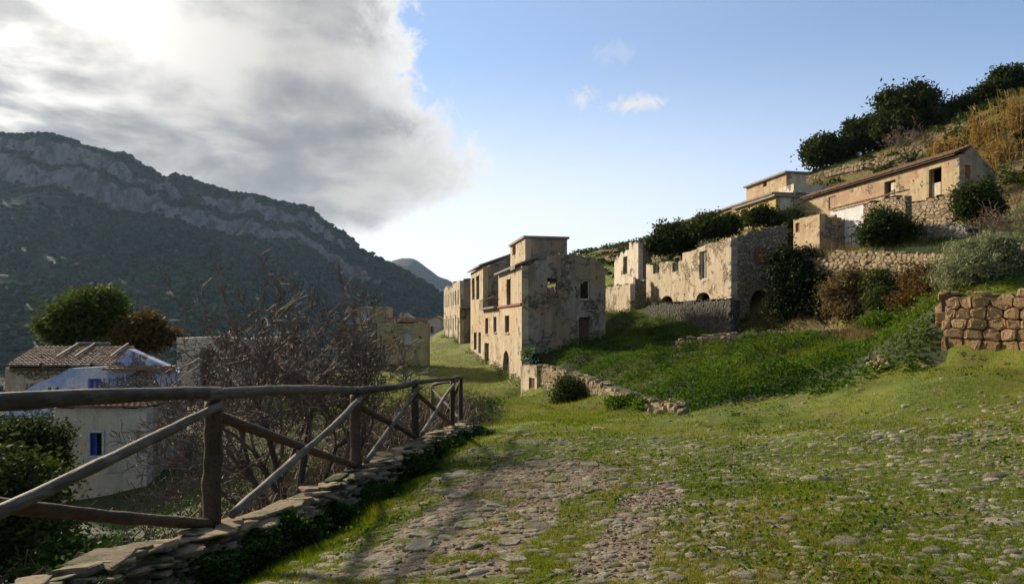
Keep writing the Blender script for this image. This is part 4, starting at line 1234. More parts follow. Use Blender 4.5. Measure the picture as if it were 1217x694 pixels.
# ------------------------------------------------------------------ stones
def poly_stone(seed, sides=8, proud=.32, axis='y', rings_=((.96, -.5), (1.0, .25), (.90, .82), (.60, 1.0))):
    """irregular rounded stone about 1 x 1, front face bulging along the axis"""
    r = random.Random(seed)
    rings = []
    base = []
    for k in range(sides):
        a = 2 * math.pi * (k + r.uniform(-.28, .28)) / sides
        p_ = r.uniform(2.6, 6.5)
        c_, s_ = math.cos(a), math.sin(a)
        rr = (abs(c_) ** p_ + abs(s_) ** p_) ** (-1 / p_) * .5 * r.uniform(.86, 1.06)
        base.append((c_ * rr, s_ * rr))
    tilt = (r.uniform(-.12, .12), r.uniform(-.12, .12))
    for (f, h) in [(a_, b_ if b_ < 0 else proud * b_) for a_, b_ in rings_]:
        rings.append([(x * f, y * f, h + (x * tilt[0] + y * tilt[1]) * f * (h > 0) * 1.5 + r.uniform(-.07, .07) * (h > 0)) for x, y in base])
    V = [v for ring in rings for v in ring]
    F = []
    for i in range(3):
        for k in range(sides):
            k2 = (k + 1) % sides
            F.append((i * sides + k, i * sides + k2, (i + 1) * sides + k2, (i + 1) * sides + k))
    F.append(tuple(3 * sides + k for k in range(sides)))
    V = np.array(V)
    if axis == 'y':      # front looks to -y
        V = np.stack([V[:, 0], -V[:, 2], V[:, 1]], -1)
    return V, F
STONE_Y = [poly_stone(100 + k, random.Random(k).choice((6, 7, 8, 9)), .38, 'y') for k in range(16)]
STONE_Z = [poly_stone(300 + k, 7, .42, 'z', ((.96, -.5), (1.0, .1), (.84, .68), (.48, 1.0))) for k in range(12)]
def stone_set(lib, mat, tagname, sm_=False): return [mesh_data(tagname, V, F, mat, sm_) for V, F in lib]

def joined(name, lib, items, mat, parent):
    """items: (k, loc, rotz, tilt, scale3)"""
    Vs, Fs, var, b = [], [], [], 0
    for (k, loc, rz, tl, s) in items:
        V, F = lib[k]
        V = V * np.array(s)
        ca_, sa_ = math.cos(tl), math.sin(tl)
        V = np.stack([V[:, 0] * ca_ - V[:, 2] * sa_, V[:, 1], V[:, 0] * sa_ + V[:, 2] * ca_], -1)
        c_, s_ = math.cos(rz), math.sin(rz)
        V = np.stack([V[:, 0] * c_ - V[:, 1] * s_, V[:, 0] * s_ + V[:, 1] * c_, V[:, 2]], -1) + np.array(loc)
        Vs.append(V); Fs += [tuple(i + b for i in f) for f in F]; var += [random.random()] * len(F); b += len(V)
    o = mobj(name, np.concatenate(Vs), Fs, mat, parent, lib is STONE_Y or lib is STONE_Z, var)
    return tag(o, kind='stuff')

def stone_wall(name, label, path, size, mat, single=300, core=None, thick=.35, seed=1, cat='stone wall', depth=.26, ragged_top=.12, gap=.92, flat=.62, caps=.75, jit=1.0):
    """path: list of (x, y, zfoot, ztop), front on the right-hand side of travel towards the camera (normal = left of direction rotated)"""
    r = random.Random(seed)
    path = [np.array(p_, float) for p_ in path]
    root = thing(name, (path[0][0], path[0][1], path[0][2]), label, cat)
    cum = [0]
    for a, b in zip(path[:-1], path[1:]): cum.append(cum[-1] + np.linalg.norm((b - a)[:2]))
    L = cum[-1]
    P4 = np.array(path)
    at_ = lambda u: np.array([np.interp(u, cum, P4[:, k]) for k in range(4)])
    def nrm(u):
        a, b = at_(max(u - .1, 0)), at_(min(u + .1, L))
        t = (b - a)[:2]; t /= np.linalg.norm(t)
        n_ = np.array([t[1], -t[0]])
        mid = at_(u)[:2]
        if n_ @ (np.array([-2.0, 0.0]) - mid) < 0: n_ = -n_
        return t, n_
    mb = MB(); N = max(6, int(L / .5))
    prev = None
    ring = []
    for i in range(N + 1):
        u = L * i / N; p_ = at_(u); t, n_ = nrm(u)
        f = p_[:2] - n_ * .10; bk = p_[:2] - n_ * (.10 + thick)
        ring.append([(f[0], f[1], p_[2] - .5), (bk[0], bk[1], p_[2] - .5), (bk[0], bk[1], p_[3] - .06), (f[0], f[1], p_[3] - .06)])
    for A, B in zip(ring[:-1], ring[1:]):
        mb.hexa([A[0], B[0], B[1], A[1], A[3], B[3], B[2], A[2]])
    mb.build('wall_core', core or M_EARTH, root)
    # fitted stones: jittered courses, each stone the cell of its seed
    rowh = size * flat
    H = float((P4[:, 3] - P4[:, 2]).max())
    seeds = []
    v = rowh * .4; row = 0
    while v < H + rowh:
        u = -size * r.uniform(0, 1)
        while u < L + size:
            seeds.append((u + r.uniform(-.22, .22) * size * jit, v + r.uniform(-.28, .28) * rowh * jit)); u += size * r.uniform(.6, 1.5)
        v += rowh * r.uniform(.8, 1.2); row += 1
    S = np.array(seeds)
    cells = []
    for a in range(len(S)):
        su, sv = S[a]
        if su < -.02 or su > L + .02: continue
        pc = at_(min(max(su, 0), L)); hloc = pc[3] - pc[2] + r.uniform(-ragged_top, ragged_top * .5)
        if sv > hloc: continue
        poly = [(max(su - size * 1.2, -.03), -.25), (min(su + size * 1.2, L + .03), -.25), (min(su + size * 1.2, L + .03), hloc + rowh * .25), (max(su - size * 1.2, -.03), hloc + rowh * .25)]
        dd = (S[:, 0] - su) ** 2 + ((S[:, 1] - sv) * 1.35) ** 2
        for b in np.argsort(dd)[1:15]:
            mu, mv = (S[b, 0] + su) / 2, (S[b, 1] + sv) / 2
            nu, nv = S[b, 0] - su, (S[b, 1] - sv) * 1.8
            out_ = []
            for k in range(len(poly)):
                p0, p1 = poly[k], poly[(k + 1) % len(poly)]
                d0 = (p0[0] - mu) * nu + (p0[1] - mv) * nv; d1 = (p1[0] - mu) * nu + (p1[1] - mv) * nv
                if d0 <= 0: out_.append(p0)
                if d0 * d1 < 0:
                    f = d0 / (d0 - d1); out_.append((p0[0] + (p1[0] - p0[0]) * f, p0[1] + (p1[1] - p0[1]) * f))
            poly = out_
            if len(poly) < 3: break
        if len(poly) < 3: continue
        # drop slivers, cut the sharp corners
        q2 = []
        for k in range(len(poly)):
            p0, p1 = poly[k], poly[(k + 1) % len(poly)]
            ln = math.hypot(p1[0] - p0[0], p1[1] - p0[1])
            if ln < .05 * size: continue
            c_ = r.uniform(.06, .2)
            q2.append((p0[0] + (p1[0] - p0[0]) * c_, p0[1] + (p1[1] - p0[1]) * c_))
            if ln > .45 * size: q2.append((p0[0] + (p1[0] - p0[0]) * (1 - c_), p0[1] + (p1[1] - p0[1]) * (1 - c_)))
        if len(q2) >= 4: cells.append(q2)
    solids = []
    for q2 in cells:
        n_c = len(q2)
        cu, cv = sum(p_[0] for p_ in q2) / n_c, sum(p_[1] for p_ in q2) / n_c
        um = min(max(cu, 0), L); base_ = at_(um); t, nn = nrm(um)
        proud = r.uniform(.0, .06) * min(1, size * 2.2); gp = .955
        tu_, tv_ = r.uniform(-.12, .12), r.uniform(-.12, .12)
        V = []
        for (f, d_) in ((gp * .94, -depth), (gp, -.03), (gp * .93, proud * .7 + .012), (gp * .62, proud + size * .04)):
            for (a, b) in q2:
                uu, vv = cu + (a - cu) * f, cv + (b - cv) * f
                e_ = d_ + ((uu - cu) * tu_ + (vv - cv) * tv_ + r.uniform(-.012, .012)) * (d_ > -.01)
                pp_ = at_(min(max(uu, 0), L)); ex = uu - min(max(uu, 0), L)
                V.append((pp_[0] + t[0] * ex + nn[0] * e_, pp_[1] + t[1] * ex + nn[1] * e_, pp_[2] + vv))
        F = []
        for q_ in range(3):
            for k in range(n_c):
                k2 = (k + 1) % n_c
                F.append((q_ * n_c + k, q_ * n_c + k2, (q_ + 1) * n_c + k2, (q_ + 1) * n_c + k))
        F.append(tuple(3 * n_c + k for k in range(n_c)))
        V = np.array(V)
        # consistent outward winding
        fc_ = V[3 * n_c:]; nr = np.cross(fc_[1] - fc_[0], fc_[2] - fc_[0])
        if nr[:2] @ nn < 0: F = [f[::-1] for f in F]
        solids.append((V, F))
    r.shuffle(solids)
    for V, F in solids[:single]: mobj('stone', V, F, mat, root)
    rest = solids[single:]
    if rest:
        Vs, Fs, var, b = [], [], [], 0
        for V, F in rest:
            Vs.append(V); Fs += [tuple(k + b for k in f) for f in F]; var += [r.random()] * len(F); b += len(V)
        tag(mobj('small_stones', np.concatenate(Vs), Fs, mat, root, False, var), kind='stuff')
    # loose cap stones on the head
    items = []; u = 0
    while u < L:
        lw = size * r.uniform(.5, 1.3); um = min(u + lw / 2, L); p_ = at_(um); t, n_ = nrm(um)
        b = p_[:2] - n_ * r.uniform(.1, thick * .8)
        if r.random() < caps:
            items.append((r.randrange(len(STONE_Y)), (b[0], b[1], p_[3] + r.uniform(-.05, .05)), math.atan2(t[1], t[0]) + r.uniform(-.5, .5), r.uniform(-.2, .2), (lw, thick * r.uniform(.5, .9), size * .4 * r.uniform(.6, 1.2))))
        u += lw * .8
    ms = stone_set(STONE_Y, mat, 'stone')
    for (k, loc, rz, tl, sc3) in items[:60]: inst('stone', ms[k], loc, (0, tl, rz), sc3, root)
    return root

def W4(px, py_foot, py_top, Y):
    a = P(px, py_foot, Y); return (a[0], a[1], a[2], ZZ(py_top, Y))

# big block wall on the right edge
stone_wall('block_wall', 'wall of large tan rounded blocks under the silvery shrub', [W4(q_[0], q_[1] + 16, q_[2], q_[3]) for q_ in BLOCKW],
           .31, M_WALLST, 230, M_RUBTAN, .5, 3, flat=.80, depth=.3, ragged_top=.02, caps=.25, jit=.5)
pa = P(1122, 427, 16.3)
stone_wall('block_wall_return', 'short end of the tan block wall turning back into the bank', [(pa[0] - .05, pa[1] + .2, pa[2], ZZ(350, 16.3)), (pa[0] + 2.2, pa[1] + 3.2, pa[2] + .9, ZZ(350, 16.3))], .42, M_WALLST, 60, M_EARTH, .4, 5, flat=.75)
# low retaining wall beside the street
pth = []
for (a, b) in zip(RW, RT): pth.append(W4(a[0], a[1] + 1, b[1], a[2]))
stone_wall('street_retaining_wall', 'sunlit low rubble retaining wall sloping down beside the grassy street', pth, .27, M_WALLST2, 290, M_EARTH, .5, 7, ragged_top=.18)
# plastered end with small door at the house corner
pe0, pe1 = np.array(P(622.8, 0, 44.0)[:2]), np.array(P(642, 0, 41.2)[:2])
ta = (pe1 - pe0); Le = np.linalg.norm(ta); ta /= Le; na_ = np.array([ta[1], -ta[0]]); na_ = na_ if na_[0] < 0 else -na_
end_ = thing('plastered_wall_end', (*pe0, -3.2), 'plastered end of the low street wall with tiny dark door', 'wall')
we = Wall(pe0 + na_ * .22, ta, na_, Le, -3.3, [(0, ZZ(434, 44)), (Le, ZZ(434, 41.2))], .25)
hx = we.hole(628.5, 635.5, 449, 468); we.build('wall', M_TAN, end_); we.panel(hx, end_, M_PURPLE, 'door', 0, 1, 0, 1, -.1)
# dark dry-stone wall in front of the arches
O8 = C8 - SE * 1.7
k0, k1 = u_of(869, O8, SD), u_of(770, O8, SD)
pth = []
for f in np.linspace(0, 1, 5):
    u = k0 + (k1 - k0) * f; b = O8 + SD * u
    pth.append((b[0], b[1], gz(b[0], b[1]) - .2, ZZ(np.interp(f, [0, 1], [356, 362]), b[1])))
stone_wall('dark_dry_stone_wall', 'dark dry stone wall before the arched house', pth, .34, M_WALLST3, 200, M_DRYDARK, .5, 9, flat=.42)
# terrace walls on the right
stone_wall('terrace_wall', 'tan dry stone wall along upper terrace edge below the barn', [W4(985, 314, 299, 39.7), W4(1040, 315, 300, 36.7), W4(1090, 318, 302, 33.7), W4(1128, 320, 304, 31.2)], .34, M_WALLST2, 130, M_EARTH, .4, 11, flat=.5)
stone_wall('pale_stone_wall', 'pale grey tumbled dry stone wall between dark bush and barn foot', [W4(1028, 297, 277, 41), W4(1070, 297, 271, 39.5), W4(1118, 296, 267, 38), W4(1150, 300, 270, 36)], .36, M_GREYST, 150, M_EARTH, .5, 12, flat=.48)
stone_wall('right_edge_wall', 'short stretch of pale stone wall right of the silvery shrub', [W4(1195, 312, 286, 30), W4(1250, 318, 284, 28)], .42, M_GREYST, 40, M_EARTH, .4, 13, flat=.5)
stone_wall('overgrown_retaining_wall', 'high overgrown retaining wall behind shrubs between cellar arch and block wall', [W4(*q_) for q_ in OVER], .42, M_WALLST2, 90, M_RUBTAN, .6, 14)
stone_wall('grassy_terrace_edge', 'low broken stone edge crossing the green bank below cellar arch', [W4(800, 414, 403, 35), W4(850, 412, 398, 33.5), W4(905, 409, 395, 32), W4(960, 407, 393, 31), W4(1010, 405, 392, 30)], .30, M_WALLST2, 90, M_EARTH, .3, 15)
stone_wall('barn_foundation', 'rough tan stone foundation wall beneath the barn doorways', [(*(CB - SE * .5 + SD * -.2), zbb - 3.6, zbb + .6), (*(CB - SE * .5 + SD * 5.5), zbb - 3.0, zbb + .5), (*(CB - SE * .5 + SD * 10), zbb - 2.5, zbb + .3)], .36, M_WALLST2, 160, M_RUBTAN, .4, 16)
stone_wall('slope_wall', 'long thin stone wall running along the hillside above barn', [W4(946, 219, 213.5, 84), W4(1000, 204, 198, 78), W4(1060, 193, 186, 72), W4(1110, 180, 172, 68), W4(1165, 164, 155, 64), W4(1240, 138, 128, 60)], .5, M_WALLST2, 110, M_RUBTAN, .4, 17)

# exposed corner stones where the render has fallen
qs = stone_set(STONE_Y, M_GREYST, 'corner_stone')
def quoins(parent, C, z0, z1, seed, hgt_=.30, prob=.7, side=True):
    r = random.Random(seed); z = z0
    ry_side = math.atan2(SD[1], SD[0]) - math.pi / 2; ry_front = math.atan2(SE[1], SE[0]) - math.pi / 2
    while z < z1:
        h_ = hgt_ * r.uniform(.7, 1.2); l = r.uniform(.25, .6)
        if r.random() < prob:
            b = C + SE * (l * .5 - .01) + SD * .03
            inst('corner_stone', qs[r.randrange(len(qs))], (b[0], b[1], z + h_ / 2), (0, r.uniform(-.05, .05), ry_side), (l, .16, h_ * .95), parent)
        if r.random() < prob * .6:
            l = r.uniform(.2, .5); b = C + SD * (l * .5 - .01) + SE * .03
            inst('corner_stone', qs[r.randrange(len(qs))], (b[0], b[1], z + h_ / 2), (0, r.uniform(-.05, .05), ry_front), (l, .16, h_ * .95), parent)
        z += h_
quoins(barn, CB, zbb, ztb - .2, 3, .3, .95)
quoins(h8, C8, 1.4, 7.0, 4, .32, .75)
quoins(house, C0, -2.6, .4, 5, .3, .6)
quoins(house, C0, 4.2, eave - .3, 6, .3, .35)
# loose stones on the bank
ls = stone_set(STONE_Z, M_WALLST2, 'loose_stone')
pile = thing('stone_heap', G(1042, 433), 'small heap of loose reddish stones on the green bank', 'stone heap')
for k in range(11):
    a = G(1042 + random.uniform(-14, 14), 434 + random.uniform(-4, 4))
    inst('stone', ls[k % 12], (a[0], a[1], a[2] + random.uniform(.0, .12)), (random.uniform(-.5, .5), random.uniform(-.5, .5), random.uniform(0, 6)), (random.uniform(.14, .36), random.uniform(.12, .25), random.uniform(.08, .2)), pile)
heap2 = thing('wall_end_rubble', G(806, 488), 'scattered rubble stones at the low end of the street wall', 'stone heap')
for k in range(34):
    a = G(random.uniform(770, 812), random.uniform(481, 493))
    inst('stone', ls[k % 12], (a[0], a[1], a[2] + random.uniform(.02, .12)), (random.uniform(-.4, .4), random.uniform(-.4, .4), random.uniform(0, 6)), (random.uniform(.2, .5), random.uniform(.2, .4), random.uniform(.15, .35)), heap2)

# ------------------------------------------------------------------ kerb wall under the fence
kerb = thing('kerb_wall', (float(kerb_x(4)), 4, float(kerb_z(4)) - .6), 'low wall of flat layered slabs carrying the wooden fence', 'stone wall')
mb = MB(); ring = []
for Y in np.arange(1.0, 17.9, .5):
    x, z = float(kerb_x(Y)) + .14, float(kerb_z(Y)) - .12
    ring.append([(x - .24, Y, z - 1.6), (x + .05, Y, z - .8), (x + .05, Y, z + .06), (x - .24, Y, z + .06)])
for A, B in zip(ring[:-1], ring[1:]): mb.hexa([A[0], A[1], B[1], B[0], A[3], A[2], B[2], B[3]])
mb.build('wall_core', M_EARTH, kerb)
def flat_slab(seed):
    """thin split slab with broken edges"""
    r = random.Random(seed); n_ = r.randint(6, 9); base = []
    for k in range(n_):
        a = 2 * math.pi * (k + r.uniform(-.35, .35)) / n_
        p_ = r.uniform(3, 9); c_, s_ = math.cos(a), math.sin(a)
        rr_ = (abs(c_) ** p_ + abs(s_) ** p_) ** (-1 / p_) * .5 * r.uniform(.78, 1.08)
        base.append((c_ * rr_, s_ * rr_))
    tl = (r.uniform(-.5, .5), r.uniform(-.5, .5)); V = []
    for (f, h) in ((.92, -.5), (1.0, .0), (.97, .36), (.90, .5)):
        V += [(x * f * r.uniform(.96, 1.03), y * f * r.uniform(.96, 1.03), h + (x * tl[0] + y * tl[1]) * (h > .1) + r.uniform(-.09, .09)) for x, y in base]
    F = []
    for i in range(3):
        for k in range(n_):
            k2 = (k + 1) % n_
            F.append((i * n_ + k, i * n_ + k2, (i + 1) * n_ + k2, (i + 1) * n_ + k))
    b = len(V); V.append((0, 0, .5 + r.uniform(-.1, .15)))
    for k in range(n_): F.append((3 * n_ + k, 3 * n_ + (k + 1) % n_, b))
    return np.array(V), F
SLABS = [flat_slab(700 + k) for k in range(12)]
sm = stone_set(SLABS, M_SLAB, 'slab')
for layer, (dzl, w0, off) in enumerate([(.012, .24, -.04), (-.010, .32, -.05), (-.035, .26, .03), (-.065, .24, .05), (-.10, .22, .05), (-.14, .22, .05), (-.18, .20, .05), (-.225, .20, .06), (-.27, .20, .06), (-.32, .20, .06)]):
    Y = 1.2
    while Y < 17.9:
        l = random.uniform(.14, .58) * (1.0 if layer < 2 else .7)
        if layer == 0 and random.random() < .35:
            Y += l; continue
        z = float(kerb_z(Y + l / 2)) + dzl + random.uniform(-.035, .045)
        x = float(kerb_x(Y + l / 2)) + .14 + off + random.uniform(-.07, .07)
        slope = (float(kerb_z(Y + l)) - float(kerb_z(Y))) / l
        inst('slab', sm[random.randrange(12)], (x, Y + l / 2, z - .03), (math.atan(slope) + random.uniform(-.09, .09), random.uniform(-.16, .12), random.uniform(-.5, .5)),
             (w0 * random.uniform(.7, 1.25), l * 1.1, random.uniform(.022, .05)), kerb)
        Y += l * .93

# ------------------------------------------------------------------ fence
fence = thing('wooden_fence', (float(kerb_x(5.7)), 5.7, float(kerb_z(5.7))), 'rustic log fence with crossed braces along the path edge', 'fence')
def log(name, a, b, r, mat, bend=.03, seg=10, n=22, parent=fence, taper=.9):
    n = max(n, 22)
    a, b = np.array(a, float), np.array(b, float)
    rr = random.Random(int(a[1] * 1000 + b[2] * 777))
    off = np.array([rr.uniform(-1, 1), rr.uniform(-.4, .4), rr.uniform(-1, 1)]) * bend
    off2 = np.array([rr.uniform(-1, 1), 0, rr.uniform(-1, 1)]) * bend * .6
    pts = []; rad = []
    for k in range(n):
        f = k / (n - 1)
        pts.append(a * (1 - f) + b * f + off * math.sin(math.pi * f) + off2 * math.sin(2 * math.pi * f))
        rad.append(r * (1 - (1 - taper) * f) * rr.uniform(.93, 1.07))
    m_ = MB(); m_.tube(pts, rad, seg)
    knots = [(rr.uniform(1, n - 2), rr.uniform(0, seg), rr.uniform(.12, .35)) for _ in range(4)]
    for i in range(n):
        for k in range(seg):
            c_ = pts[i]; v_ = np.array(m_.V[i * seg + k]) - c_
            g_ = 1 + rr.uniform(-.05, .05) + .10 * math.sin(3 * 6.283 * k / seg + i * .35 + a[1]) * .4
            for (ki, kk, kh) in knots:
                dk = min(abs(k - kk), seg - abs(k - kk)); g_ += kh * math.exp(-((i - ki) ** 2) / .8 - dk ** 2 / 1.2)
            m_.V[i * seg + k] = tuple(c_ + v_ * g_)
    return m_.build(name, mat, parent, True)
PY = [2.1, 5.7, 9.3, 12.55, 16.1, 17.3]
PT = [1.33, 1.035, .71, .555, .32, .25]
kx_ = lambda Y: float(kerb_x(Y))
for i, Y in enumerate(PY):
    r_ = .076 if i < 4 else .06
    log('post', (kx_(Y), Y, float(kerb_z(Y)) - .35), (kx_(Y) + random.uniform(-.02, .02), Y, PT[i] - .03), r_, M_LOGD, .012, 12)
for i in range(len(PY) - 1):
    A = (kx_(PY[i]), PY[i] - .12, PT[i] + .03); B = (kx_(PY[i + 1]), PY[i + 1] + .12, PT[i + 1] + .03)
    log('top_rail', A, B, .054 if i < 3 else .048, M_LOGR, .028, 12, 13)
    if i < 4:
        z0, z1 = float(kerb_z(PY[i])) + .07, float(kerb_z(PY[i + 1])) + .1
        dx_ = .11
        log('brace', (kx_(PY[i]) + dx_, PY[i] + .12, z0), (kx_(PY[i + 1]) + dx_ * .6, PY[i + 1] - .02, PT[i + 1] - .07), .040, M_LOGL, .02)
        log('brace', (kx_(PY[i]) - .03, PY[i] + .1, PT[i] - .16), (kx_(PY[i + 1]) + .0, PY[i + 1] - .10, z1 - .04), .046, M_LOGD, .02)
# short return of the fence at its far end
E = np.array([kx_(17.3), 17.3, PT[5]]); R_ = np.array(P(514, 457, 19.0))
zg = gz(R_[0], R_[1])
log('post', (R_[0], R_[1], zg - .2), (R_[0], R_[1], R_[2]), .06, M_LOGL, .01)
log('top_rail', E + (0, 0, .02), R_ + (0, 0, -.02), .05, M_LOGD, .03)
log('brace', (E[0] - .05, E[1] + .1, float(kerb_z(17.3)) + .1), R_ + (0, 0, -.12), .042, M_LOGL, .02)
log('brace', E + (-.05, .1, -.12), (R_[0], R_[1], zg + .1), .042, M_LOGD, .02)

# ------------------------------------------------------------------ cobbles in the old paving
kept = []; cell = {}
def try_place(x, y, r):
    cx_, cy_ = int(x / .3), int(y / .3)
    for i in range(cx_ - 2, cx_ + 3):
        for j in range(cy_ - 2, cy_ + 3):
            for (a, b, q_) in cell.get((i, j), ()):
                if (a - x) ** 2 + (b - y) ** 2 < ((r + q_) * .80) ** 2: return False
    cell.setdefault((cx_, cy_), []).append((x, y, r)); return True
rr = random.Random(99)
cand = 0
def cob_density(x, y):
    n_ = float(fbm(x * .45, y * .45, 61, 3)); k = x / y
    d = .72 + 1.9 * n_
    if inpoly(np.array(x), np.array(y), TRACK1) or inpoly(np.array(x), np.array(y), TRACK2): d *= .20
    if x < kx_(y) + 1.0: d *= .15
    if y > 11: d *= .9
    if y > 14: d *= .6
    if k > .55 and y > 11: d *= .6
    if x < -.3 and y > 8: d *= .3
    return d
while cand < 60000:
    cand += 1
    y = 3.2 * (22 / 3.2) ** rr.random(); x = y * rr.uniform(-.40, .80)
    if x < kx_(y) + .7: continue
    if rr.random() < .95 * float(smooth(9.5, 17, y + .45 * max(x - 3, 0))): continue
    if rr.random() > cob_density(x, y): continue
    r = rr.choice((.026, .032, .038, .044, .05, .056, .065, .08)) * (1.0 if y < 9 else 1.15)
    if rr.random() < .012: r = .15
    if try_place(x, y, r): kept.append((x, y, r))
kept = np.array(kept)
zc_ = hgt(kept[:, 0], kept[:, 1])
size_px = kept[:, 2] / kept[:, 1]
order = np.argsort(-size_px)
cm = stone_set(STONE_Z, M_COBBLE, 'cobblestone', True)
items = []
nshow = 0
for i in order:
    x, y, r = kept[i]
    s = (2 * r * rr.uniform(.95, 1.5), 2 * r * rr.uniform(.6, 1.0), r * rr.uniform(.5, .9))
    loc = (x, y, zc_[i] - s[2] * rr.uniform(.02, .18)); rz = rr.uniform(-.9, .9); k = rr.randrange(12)
    if abs((x / y)) < .79 and nshow < 300:
        inst('cobblestone', cm[k], loc, (rr.uniform(-.1, .1), rr.uniform(-.1, .1), rz), s, ground); nshow += 1
    else:
        items.append((k, loc, rz, rr.uniform(-.1, .1), s))
joined('small_cobbles', STONE_Z, items, M_COBBLE, ground)
fm = stone_set(SLABS, M_COBBLE, 'flagstone')
# flat flagstones lying in the grass and the path
for (px, py, wpx, dpt) in [(627, 526, 44, .35), (548, 563, 22, .3), (640, 553, 26, .3), (700, 552, 26, .35), (505, 634, 34, .25), (497, 650, 36, .25), (660, 571, 30, .3), (690, 577, 34, .25), (607, 645, 30, .22), (560, 624, 40, .25), (640, 628, 36, .25), (590, 600, 30, .25),
                           (545, 590, 24, .25), (610, 665, 34, .2), (450, 668, 40, .2)]:
    a = G(px, py); sx_ = wpx / FPX * a[1]
    inst('flagstone', fm[random.randrange(12)], (a[0], a[1], a[2] + .004), (random.uniform(-.03, .03), random.uniform(-.03, .03), random.uniform(-.4, .4)), (sx_, dpt, .035), ground)
# gravel on the worn tracks
gi = []
for poly in (TRACK1, TRACK2):
    pa_ = np.array(poly); lo, hi = pa_.min(0), pa_.max(0)
    for _ in range(3700):
        x, y = rr.uniform(lo[0], hi[0]), rr.uniform(lo[1], hi[1])
        if inpoly(np.array(x), np.array(y), poly): gi.append((x, y))
gi = np.array(gi); gzz = hgt(gi[:, 0], gi[:, 1])
GV = [poly_stone(900 + k, 5, .5, 'z') for k in range(5)]
gits = []
for (x, y), z in zip(gi, gzz):
    s = rr.choice((.005, .006, .008, .010, .013, .02)) * rr.uniform(.7, 1.3)
    gits.append((rr.randrange(5), (x, y, z + s * .15), rr.uniform(0, 6.28), rr.uniform(-.4, .4), (2 * s, 1.6 * s, s)))
M_GRAVEL = rock('gravel', (.15, .112, .07), (.34, .275, .19), lichen=(.24, .18, .11))
joined('gravel', GV, gits, M_GRAVEL, ground)

# ------------------------------------------------------------------ plants
def leaf_quads(C, size, aspect=.5, up=.25, droop=None):
    """rhombic leaves around centres C; returns V, F"""
    N = len(C)
    size = np.broadcast_to(size, (N,))
    a = rng.normal(size=(N, 3)); a[:, 2] = a[:, 2] * .7 + up
    a /= np.linalg.norm(a, axis=1)[:, None]
    b = rng.normal(size=(N, 3)); b -= (b * a).sum(1)[:, None] * a
    b /= np.linalg.norm(b, axis=1)[:, None]
    A = a * (size * .5)[:, None]; B = b * (size * .5 * aspect)[:, None]
    V = np.stack([C - A, C + B - A * .1, C + A, C - B - A * .1], 1).reshape(-1, 3)
    F = np.arange(4 * N).reshape(N, 4)
    return V, F

def leaves(name, C, size, mat, parent=None, aspect=.5, up=.25, var=None):
    V, F = leaf_quads(np.asarray(C, float), size, aspect, up)
    var = rng.uniform(0, 1, len(F)) if var is None else var
    return mobj(name, V, F, mat, parent, False, var)

def crown(blobs, nclump, nleaf, spread, shell=.55):
    """clumpy points through a set of ellipsoids (cx,cy,cz,rx,ry,rz)"""
    bl = np.array(blobs, float)
    vol = bl[:, 3] * bl[:, 4] * bl[:, 5]
    pick = rng.choice(len(bl), nclump, p=vol ** .75 / (vol ** .75).sum())
    d = rng.normal(size=(nclump, 3)); d /= np.linalg.norm(d, axis=1)[:, None]
    r = (shell + (1 - shell) * rng.uniform(0, 1, nclump)) * rng.uniform(.74, 1.2, nclump)
    cc = bl[pick, :3] + d * r[:, None] * bl[pick, 3:]
    r2 = rng.uniform(0, 1, nclump) < .12
    cc = np.where(r2[:, None], bl[pick, :3] + d * rng.uniform(1.1, 1.42, nclump)[:, None] * bl[pick, 3:], cc)
    lum = rng.lognormal(0, .5, nclump)
    per = np.maximum(2, (nleaf * lum * np.where(r2, .35, 1)).astype(int))
    ids = np.repeat(np.arange(nclump), per)
    o = rng.normal(size=(len(ids), 3)) * spread * (.55 + .55 * np.sqrt(lum))[ids][:, None] * np.array([1, 1, .75])
    var = np.repeat(rng.uniform(.0, .75, nclump), per) + rng.uniform(-.15, .3, len(ids))
    return cc[ids] + o, np.clip(var, 0, 1)

def grow(mb, p, d, length, r, depth, rs, wig=.25, split=(2, 3), shrink=.72, seg=5, lift=.0, ends=None, minr=.004):
    n = 3 if depth > 1 else 2
    pts = [p]; rad = [r]
    q = np.array(p, float); dd = np.array(d, float)
    for i in range(n):
        dd = dd + np.array([rs.gauss(0, wig), rs.gauss(0, wig), rs.gauss(0, wig) + lift]); dd /= np.linalg.norm(dd)
        q = q + dd * length / n
        pts.append(q.copy()); rad.append(max(minr, r * (1 - .35 * (i + 1) / n)))
    mb.tube(pts, rad, seg if r > .02 else 3, cap=False)
    if depth == 0:
        if ends is not None: ends.append(q)
        return
    for k in range(rs.randint(*split)):
        nd = dd + np.array([rs.gauss(0, .55), rs.gauss(0, .55), rs.gauss(.08, .45)]); nd /= np.linalg.norm(nd)
        j = rs.choice((1, 2, 3)) if n == 3 else rs.choice((1, 2))
        grow(mb, pts[min(j, len(pts) - 1)] if k else q, nd, length * shrink * rs.uniform(.8, 1.2), max(minr, rad[-1] * rs.uniform(.6, .85)), depth - 1, rs, wig, split, shrink, seg, lift, ends, minr)

